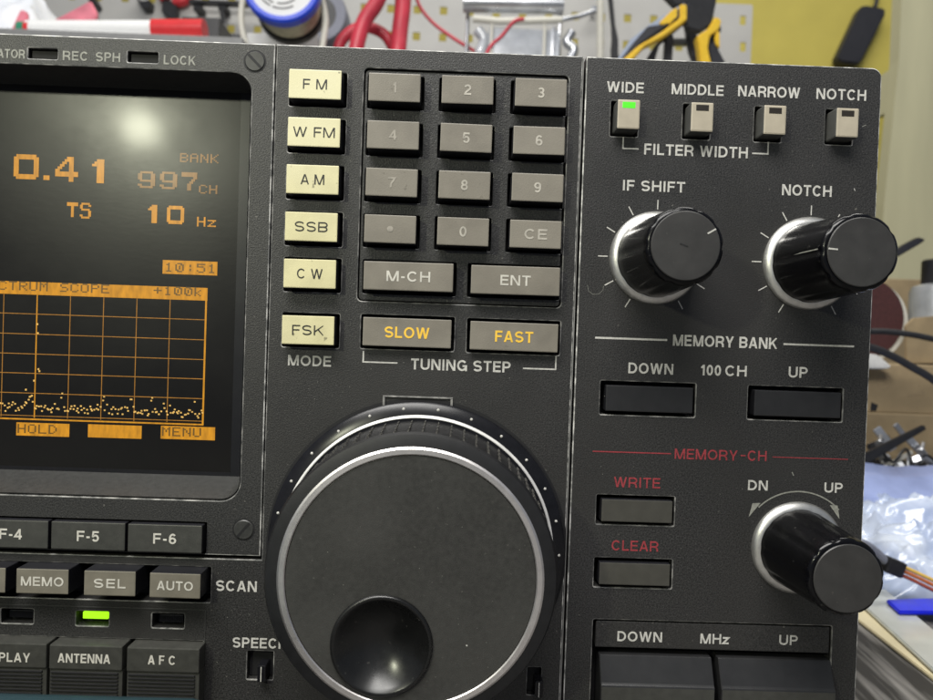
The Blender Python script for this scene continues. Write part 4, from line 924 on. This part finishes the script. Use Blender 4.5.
yq = yD(880); p_ = [W(600.5, -60, yq), W(600.3, 0, yq), W(600, 70, yq)]; p_.append(Vector((p_[-1].x, yq, 246.5)))
wire('cream_hanging_rod', p_, 4.4, CREAM, 'upright cream rod left of the black strap', 'rod')
mb = MB(); front(mb, [(606.5, -20), (611.5, -20), (615.5, 25), (618.5, 39), (618.5, 53), (622, 70), (612, 70), (611, 50), (612, 39), (611.5, 26)], yq-20, 5, BLKM, 1); a_ = P(616, 68, yq-20); mb.box(a_[0]-4, a_[0]+4, yq-20, yq-15, 246.2, a_[1], BLKM)
tag(mb.build('black_strap', origin=W(615, 60, yq-20)), 'narrow black strap with a thick buckle beside the cream rod', 'strap')
# --- pliers with yellow black grips
PYEL = pm('grip_yellow', (0.78, 0.50, 0.03), 0.42, var=0.08); PBLK = pm('grip_black', (0.022, 0.022, 0.028), 0.5, var=0.2); PBLU = pm('grip_blue_grey', (0.32, 0.37, 0.48), .45, var=.1)
yP = yD(700)
T = thing('yellow_pliers', 'open pliers with yellow and black grips standing over the control panel', 'pliers', (P(670, 60, yP)[0], yP, 246))
mb = MB(); front(mb, [(675, 8), (686, 2), (681, 13), (661, 25), (640, 42), (622, 62), (616, 62), (630, 40), (650, 24)], yP, 12, PBLU, 1.2); front(mb, [(659, 23), (672, 10), (678, 7), (678, 17), (670, 24), (662, 25)], yP-2.5, 10, PYEL, 1)
front(mb, [(680, 4), (687, 4), (687, 20), (663, 37), (645, 46), (634, 58), (628, 63), (620, 62), (638, 46), (660, 33), (680, 18)], yP-3.5, 12, PYEL, 1.2); front(mb, [(677, 9), (682, 8), (681, 17), (660, 30), (640, 44), (626, 60), (620, 60), (634, 42), (648, 26), (664, 24), (674, 18)], yP-2.2, 12, PBLK, 1)
mb.box(P(616, 60, yP)[0], P(630, 60, yP)[0], yP, yP+9, 246.2, P(620, 61, yP)[1], PBLK, .8); mb.build('grip', T)
mb = MB(); front(mb, [(716, 16), (722, 20), (719, 30), (710, 36), (708, 48), (713, 70), (702, 70), (699, 45), (697, 36), (708, 29)], yP-3, 12, PYEL, 1.2); front(mb, [(721, 24), (722, 31), (714, 36), (718, 48), (730, 70), (713, 70), (709, 46), (711, 36)], yP-1, 12, PBLK, 1.2)
front(mb, [(718, 30), (720, 33), (720, 48), (716, 44), (715, 37)], yP-3.4, 10, PYEL, .8); mb.box(P(702, 68, yP)[0], P(728, 68, yP)[0], yP, yP+9, 246.2, P(715, 69, yP)[1], PBLK, .8); mb.build('grip', T)
mb = MB(); front(mb, [(682, -25), (716, -25), (717, 0), (712, 24), (700, 32), (688, 28), (684, 20), (687, 4), (676, 6), (664, -6), (664, -25)], yP+1, 10, BLKM, 1.5)
mb.build('jaw', T)
T = thing('dark_cutters', 'dark blue black cutters with spread legs behind the yellow pliers', 'cutters', (P(670, 60, yP)[0], yP+30, 246))
for pts in ([(676, 26), (686, 22), (660, 44), (652, 70), (640, 70), (655, 45)], [(686, 24), (694, 26), (704, 52), (714, 70), (698, 70), (690, 50)], [(666, 36), (674, 34), (672, 70), (664, 70)]):
    mb = MB(); front(mb, pts, yP+30, 9, PBLK, 1.2); a_ = P((pts[3][0]+pts[4][0])/2 if len(pts) == 6 else 668, 69, yP+30); mb.box(a_[0]-4, a_[0]+4, yP+30, yP+38, 246.2, a_[1], PBLK); mb.build('leg', T)
mb = MB(); front(mb, [(668, 38), (696, 38), (696, 45), (668, 45)], yP+42, 6, STEEL, 1); mb.build('spring', T)
# --- black adapter hanging on the yellow wall
yA = yD(1150); yA = 1016
mb = MB(); pts = [(864.5, 4.5), (885.5, 8), (887, 12), (861.5, 62), (858, 64.3), (840, 62), (837.3, 58), (861, 7)]
front(mb, pts, yA, 22, PBLK, 3.0); T = tag(mb.build('black_adapter', origin=W(862, 35, yA)), 'black plastic adapter hanging by its cord on the yellow wall', 'adapter')
mb = MB(); mb.tube(smooth([W(875, 7, yA+10), W(877, -2, yA+10), W(878, -40, yA+10)]), 3.2, PBLK); mb.build('cord', T)
# --- pale cabinet at right
CAB = pm('pale_green_cabinet', (0.50, 0.475, 0.31), 0.6, var=0.08, vscale=9, stretch=(4, 1, .6))
yC = yD(800)
T = thing('upright_board', 'pale green grey upright board standing at the right edge', 'board', (P(950, 300, yC)[0], yC+60, BENCHZ))
mb = MB(); xe_ = 640; pl = [P(904, -60, yC), P(899, 60, yC), P(884, 205, yC), P(878, 300, yC)]
mb.prism([(pl[3][0]-4, BENCHZ+.3), (xe_, BENCHZ+.3), (xe_, pl[0][1]), pl[0]]+pl[1:], yC, yC+18, CAB); mb.build('panel_face', T)
mb = MB(); front(mb, [(889, 70), (897, 68), (895, 112), (885, 114)], yC+18.2, 20, CAB, 1); mb.build('hinge_block', T)

# --- cardboard boxes
CARD = pm('cardboard', (0.34, 0.255, 0.145), 0.8, var=0.2, vscale=60, bump=.3, bscale=300, tint=(0.25, 0.19, 0.11), specks=.4)
CARDD = pm('cardboard_edge', (0.27, 0.20, 0.12), 0.8, var=0.1)
yF = yD(430)
T = thing('cardboard_box', 'near cardboard box with a round stamped mark', 'cardboard box', (300, yF+30, BENCHZ))
zt = P(885, 364, yF)[1]; zl = P(885, 413, yF)[1]; xl = P(835, 380, yF)[0]
mb = MB(); mb.box(xl, 380, yF, yF+70, zl+.2, zt, CARD, .8); mb.box(xl-1.5, 381.5, yF-2.5, yF+71, BENCHZ+.3, zl, CARD, .6)
c = Vector(P(884, 381, yF)); circ = [(c.x+4.3*math.cos(i*.3), c.y+5.4*math.sin(i*.3)) for i in range(22)]
polybar(mb, circ, .7, CARDD, yF-.1); polybar(mb, [(c.x-1.5, c.y+3), (c.x+1.5, c.y+2), (c.x-1, c.y), (c.x+1.8, c.y-1.5), (c.x-1.2, c.y-3)], .7, CARDD, yF-.1)
polybar(mb, [P(906, 396, yF), P(924, 395, yF)], .5, CARDD, yF-.1); mb.add([(a[0], yF-.15, a[1]) for a in (P(871, 402, yF), P(878, 405, yF), P(876, 411, yF), P(870, 411, yF))], [[0, 1, 2, 3]], BLKM)
mb.build('carton_body', T)
mb = MB(); front(mb, [(906, 326), (914, 318), (936, 316), (990, 318), (990, 363.5), (907, 363.5)], yF+6, 2.5, CARD, .4); mb.build('flap', T)
yG = yD(640); zg = P(905, 279, yG)[1]
mb = MB(); mb.box(P(800, 300, yG)[0], 480, yG, yG+110, BENCHZ+.3, zg, CARD, 1); mb.box(P(800, 300, yG)[0], 480, yG-.3, yG-.02, zg-30, zg-28, CARDD)
tag(mb.build('cardboard_box', origin=(380, yG, BENCHZ)), 'far cardboard box behind the bottle and the maroon disc', 'cardboard box')
SCRAP = pm('white_scrap', (0.74, 0.73, 0.70), .6, var=.08)
mb = MB(); front(mb, [(866, 353), (878, 355), (892, 366.5), (888, 369), (862, 369)], yF-8, 3, SCRAP, .6); tag(mb.build('paper_scrap', origin=W(875, 367, yF-8)), 'white paper scrap at the top edge of the near cardboard box', 'paper')
# --- maroon sanding disc
MAR = pm('maroon_abrasive', (0.060, 0.018, 0.018), 0.85, var=0.25, vscale=900); yd = yD(446); qd = sc(yd); c = W(863, 318, yd)
T = thing('sanding_disc', 'maroon sanding disc with cream backing leaning by the boxes', 'sanding disc', (c.x, yd, zt))
mb = MB(); mb.lathe(c.x, c.z, [(.01, yd-1), (40.5*qd, yd-1), (40.5*qd, yd), (.01, yd)], [MAR], 72, False); mb.build('abrasive_face', T)
mb = MB(); c2 = W(868, 321, yd); mb.lathe(c2.x, c2.z, [(.01, yd+.1), (40.5*qd, yd+.1), (40.5*qd, yd+4), (.01, yd+4)], [CREAM], 72, False); mb.build('backing_pad', T)
# --- silver bottle
yv = yD(470); qv = sc(yv); c = W(940, 320, yv)
SILV = pm('silver_label', (0.42, 0.43, 0.44), 0.35, metal=.4, var=0.15, vscale=90)
T = thing('small_bottle', 'small silver bottle with black cap at the right edge', 'bottle', (c.x, yv, zt))
zc0, zc1 = P(930, 284, yv)[1], P(930, 261, yv)[1]
def vert_lathe(mb, cx, cy, prof, mats, n=40):
    vs, fs, ms = [], [], []
    for r_, z_ in prof:
        for i in range(n): a = 2*math.pi*i/n; vs.append((cx+r_*math.cos(a), cy+r_*math.sin(a), z_))
    for j in range(len(prof)-1):
        for i in range(n): k = (i+1) % n; fs.append([j*n+i, j*n+k, (j+1)*n+k, (j+1)*n+i]); ms.append(mats[min(j, len(mats)-1)])
    fs.append(list(range(n))[::-1]); ms.append(mats[0]); fs.append([(len(prof)-1)*n+i for i in range(n)]); ms.append(mats[-1]); mb.add(vs, fs, mats[0], True, ms)
mb = MB(); vert_lathe(mb, c.x, yv, [(27*qv, zt+.2), (28*qv, zt+1), (28*qv, zc0-6), (26*qv, zc0-2), (18*qv, zc0)], [SILV]); lettering(mb, 'P', c.x-13*qv, c.x-6*qv, P(930, 307, yv)[1], 12*qv, yv-28.2*qv, SWHITE); polybar(mb, [(c.x-15*qv, P(930, 297, yv)[1]), (c.x-6*qv, P(930, 297, yv)[1])], 1, BLKM, yv-28.2*qv)
mb.build('body', T); mb = MB(); vert_lathe(mb, c.x, yv, [(18*qv, zc0), (18*qv, zc1), (16.5*qv, zc1+1)], [BLKM]); mb.build('cap', T)
# --- dark flat bar sticking out behind the NOTCH knob
mb = MB(); front(mb, [(905, 244.5), (919, 237), (926, 239.5), (922, 243), (898, 257), (796, 322), (784, 322)], yD(452), 5, PBLK, .6); a_ = P(790, 321, yD(452)); mb.box(a_[0]-2, a_[0]+6, yD(452), yD(447), BENCHZ+.3, a_[1]+1, PBLK)
tag(mb.build('flat_bar', origin=(a_[0], yD(450), BENCHZ)), 'dark flat bar poking out behind the NOTCH knob', 'bar')
# --- black cables
BC = pm('black_cable', (0.02, 0.02, 0.022), .45, var=.15); yk = yD(395)
CG = 'black cables across the cardboard boxes'
wire('black_cable', [Vector((P(800, 335, yk)[0], yk+20, BENCHZ+2.2)), W(838, 336, yk), W(870, 331.5, yk), W(900, 333, yk), W(933, 339, yk), W(1000, 356, yk), Vector((P(1080, 380, yk)[0], yk, BENCHZ+2.2))], 1.75, BC, 'upper black cable crossing in front of the maroon disc', 'cable', CG)
wire('black_cable', [Vector((P(790, 335, yk-14)[0], yk-6, BENCHZ+2.4)), W(835, 340, yk-14), W(869, 347, yk-14), W(890, 355, yk-14), W(912, 367, yk-14), W(935, 381, yk-14), W(985, 420, yk-14), Vector((P(1050, 470, yk-14)[0], yk-14, BENCHZ+2.4))], 2.1, BC, 'lower black cable sloping down over the near box', 'cable', CG)

# --- heap of tools behind the blue bag
yH = yD(392)
TRAY = pm('dark_tray', (0.03, 0.028, 0.026), .5, var=.4, vscale=60)
zt2 = P(900, 468, yH)[1]
mb = MB(); mb.box(P(862, 470, yH)[0], 340, yH-5, yH+30, BENCHZ+.3, zt2-4, TRAY, 1); mb.box(P(862, 470, yH)[0], 340, yH-5, yH-3.5, zt2-4.2, zt2, TRAY, .4); mb.box(P(862, 470, yH)[0], 340, yH+29, yH+30.5, zt2-4.2, zt2, TRAY, .4)
tag(mb.build('parts_tray', origin=(280, yH, BENCHZ)), 'dark parts tray full of small metal pieces above the blue bag', 'tray')
def bar3(a, b, wd, th, mat, nm, lab, cat, grp=None, taper=1.0):
    a, b = Vector(a), Vector(b); d = (b-a).normalized(); s_ = d.cross(Vector((0, 1, 0))).normalized(); u = s_.cross(d); bm_ = bmesh.new(); vv = []
    for p, k in ((a, 1), (b, taper)):
        for i, j in ((-1, -1), (1, -1), (1, 1), (-1, 1)): vv.append(bm_.verts.new(p+s_*wd/2*i*k+u*th/2*j))
    for f in ((3, 2, 1, 0), (4, 5, 6, 7), (0, 1, 5, 4), (1, 2, 6, 5), (2, 3, 7, 6), (3, 0, 4, 7)): bm_.faces.new([vv[i] for i in f])
    bmesh.ops.recalc_face_normals(bm_, faces=bm_.faces); bmesh.ops.bevel(bm_, geom=list(bm_.edges), offset=min(wd, th)*.18, segments=2, affect='EDGES'); mb = MB(); mb.bm(bm_, lambda f: mat, False)
    return tag(mb.build(nm, origin=a), lab, cat, grp)
bar3(W(860, 461, yH-3), W(924, 427, yH+3), 6.2, 3, BLKM, 'black_file', 'flat black file slanting up out of the parts tray', 'file', None, .45)
MG = 'bright metal strips in the parts tray'
bar3(W(906, 436, yH+16), W(945, 478, yH+12), 4.2, 2.2, STEEL, 'metal_strip', 'long pale metal strip sloping down to the right behind the black file', 'metal strip', MG)
bar3(W(876, 428, yH+20), W(893, 450, yH+16), 5.0, 2.2, STEEL, 'metal_strip', 'short wide bright metal strip left of the file tip', 'metal strip', MG)
bar3(W(895, 424, yH+24), W(904, 436, yH+24), 3.2, 2, STEEL, 'metal_strip', 'thin bright metal strip next to the file tip', 'metal strip', MG)
for i, (px, py, r_, lab) in enumerate(((885, 459, 3.2, 'bright hex nut in the parts tray below the file'), (900, 466, 2.6, 'small hex nut in the middle of the parts tray'), (917, 460, 3.6, 'large hex nut at the right of the parts tray'), (874, 470, 2.8, 'hex nut at the left end of the parts tray'), (928, 470, 2.9, 'hex nut by the end of the long metal strip'))):
    c = W(px, py, yH+4+i*2); mb = MB(); mb.lathe(c.x, c.z, [(r_*.5, c.y+1.5), (r_, c.y+1.5), (r_, c.y-1.5), (r_*.5, c.y-1.5), (r_*.5, c.y+1.5)], [STEEL], 6, False)
    o = tag(mb.build('hex_nut', origin=c), lab, 'nut', 'hex nuts in the parts tray'); o.rotation_euler = (.5+i*.4, .3*i, .7*i)
# --- blue tinted plastic bag
def bag_mat():
    m = pm('blue_tinted_film', (0.20, 0.27, 0.46), 0.2, var=0.0, vscale=42, col2=(0.62, 0.68, 0.80), spec=.7, coat=.5, coat_r=.1, bump=.9, bscale=130, stretch=(1, .55, 1)); return m
BAGB = bag_mat(); ZIP = pm('violet_blue_film', (0.31, 0.37, 0.62), 0.18, var=0.25, vscale=30, coat=.4)
T = thing('blue_plastic_bag', 'crumpled clear plastic bag with a violet blue band on the bench', 'plastic bag', (265, yD(330), BENCHZ))
mb = MB(); crumple(mb, 258, yD(332), BENCHZ+.4, 78, 52, 43, BAGB, n=130, amp=.40, f=.032, seed=1.7, flat=.5); mb.build('film', T)
mb = MB()
for k_, (ya, yb2) in enumerate(((yD(372), yD(383)),)):
    vs, fs = [], []; nn = 60
    for i in range(nn+1):
        x = 186+i*2.7
        for j, t in enumerate((0, .33, .66, 1)):
            p = Vector((x*.03, j*.4, 2.2)); vs.append((x, ya-16+(yb2-ya+16)*t+2*noise.noise(p*1.5), BENCHZ+23+15.5*t+3.0*noise.noise(p)+1.2*noise.noise(p*4)))
    for i in range(nn):
        for j in range(3): a = i*4+j; fs.append([a, a+4, a+5, a+1])
    mb.add(vs, fs, ZIP, True)
o = mb.build('zip_band', T); sm_ = o.modifiers.new('thickness', 'SOLIDIFY'); sm_.thickness = .0012
# --- wires with a black plug, blue pen, strips on the bench
T = thing('wire_plug', 'black plug with brown, orange and yellow wires beside the lower knob', 'connector', W(892, 566, yD(272)))
ypg = yD(272); mb = MB(); mb.box(-3.6, 3.6, -3, 3, -3.1, 3.1, BLKM, .7); o = mb.build('plug', T); o.location = (0, 0, 0); o.rotation_euler = (0, math.radians(20), 0)
for col, off in (((0.35, 0.07, 0.03), 2.0), ((0.55, 0.15, 0.03), 0.3), ((0.70, 0.45, 0.08), -1.2)):
    m_ = pm('wire_insulation_%d' % int(off*10+20), col, .45, var=.1); mb = MB(); mb.tube(smooth([W(893, 567, ypg)+Vector((0, 0, -off)), W(908, 572, ypg)+Vector((0, -1, -off*1.1)), W(940, 586, ypg)+Vector((0, -6, -off*1.2)), W(990, 602, ypg)+Vector((0, -6, -off))]), .72, m_); mb.build('insulated_wire', T)
mb = MB(); mb.tube(smooth([W(890, 566, ypg), W(876, 552, ypg), W(862, 543, ypg), W(845, 540, ypg+4)]), 1.7, GREYB); mb.build('grey_lead', T)
PENB = pm('pen_blue', (0.01, 0.02, 0.72), .35, var=.08)
a_, b_, c_, d_ = B(886, 599, BENCHZ+5), B(1000, 596, BENCHZ+5), B(1000, 612, BENCHZ+5), B(899, 611, BENCHZ+5)
mb = MB(); slab(mb, [a_, b_, c_, d_], BENCHZ+3.4, BENCHZ+5.0, PENB, .5); tag(mb.build('blue_ruler_strip', origin=b_), 'bright blue plastic strip across the pale strips', 'strip')
PALE = pm('pale_clear_strip', (0.55, 0.57, 0.54), .2, var=.1, vscale=60, coat=.6, coat_r=.1); WOODC = pm('cream_wood', (0.66, 0.58, 0.38), .6, var=.1, vscale=40)
mb = MB(); slab(mb, [B(872, 588, BENCHZ+3), B(886, 590, BENCHZ+3), B(960, 652, BENCHZ+3), B(960, 694, BENCHZ+3), B(864, 606, BENCHZ+3)], BENCHZ+1.7, BENCHZ+3.2, PALE, .4); tag(mb.build('pale_clear_strip', origin=B(900, 630, BENCHZ)), 'pale glossy strip lying diagonally below the blue strip', 'strip')
mb = MB(); slab(mb, [B(868, 600, BENCHZ+1.5), B(880, 602, BENCHZ+1.5), B(970, 692, BENCHZ+1.5), B(970, 706, BENCHZ+1.5), B(850, 613, BENCHZ+1.5)], BENCHZ+.2, BENCHZ+1.5, WOODC, .3); tag(mb.build('cream_wood_strip', origin=B(900, 650, BENCHZ)), 'cream wooden strip on the bench below the pale glossy strip', 'strip')
# --- teal box edge in front of the receiver, lower left
TEAL = pm('teal_plastic', (0.006, 0.026, 0.034), .5, var=.1)
yt = yD(118); a_ = W(206, 694.6, yt); mb = MB(); mb.box(-150, a_.x, yt-60, yt, BENCHZ+.3, a_.z, TEAL, 2)
tag(mb.build('teal_plastic_box', origin=(-90, yt-30, BENCHZ)), 'teal plastic box in front of the ribbed keys at lower left', 'box')

# --- a few more pieces in the parts tray
bar3(W(868, 447, yH+8), W(889, 438, yH+22), 3.0, 1.6, BLKM, 'steel_pin', 'short black pin lying behind the black file', 'pin')
bar3(W(872, 474, yH-1), W(912, 452, yH+10), 2.2, 1.4, CREAM, 'plastic_stick', 'thin cream stick lying below the black file', 'stick')
wire('thin_black_wire', [W(866, 466, yH+6), W(880, 452, yH+2), W(893, 462, yH), W(906, 449, yH+8), W(915, 466, yH+4), W(926, 455, yH+8), W(945, 470, yH+8)], .8, BLKM, 'thin black wire tangled through the parts tray', 'wire')
for i, (px, py, lab) in enumerate(((880, 440, 'bright screw standing behind the left part of the black file'), (908, 462, 'bright screw in the middle of the parts tray'), (922, 448, 'bright screw under the tip of the black file'))):
    c = W(px, py, yH+10); mb = MB(); mb.lathe(c.x, c.z, [(.01, c.y-5.4), (2.2, c.y-5), (2.4, c.y-4), (1.1, c.y-4), (1.1, c.y+5), (.2, c.y+6)], [STEEL], 14)
    o = tag(mb.build('machine_screw', origin=c), lab, 'screw', 'screws in the parts tray'); o.rotation_euler = (.4+i*.9, .5*i, 1.1*i-.6)
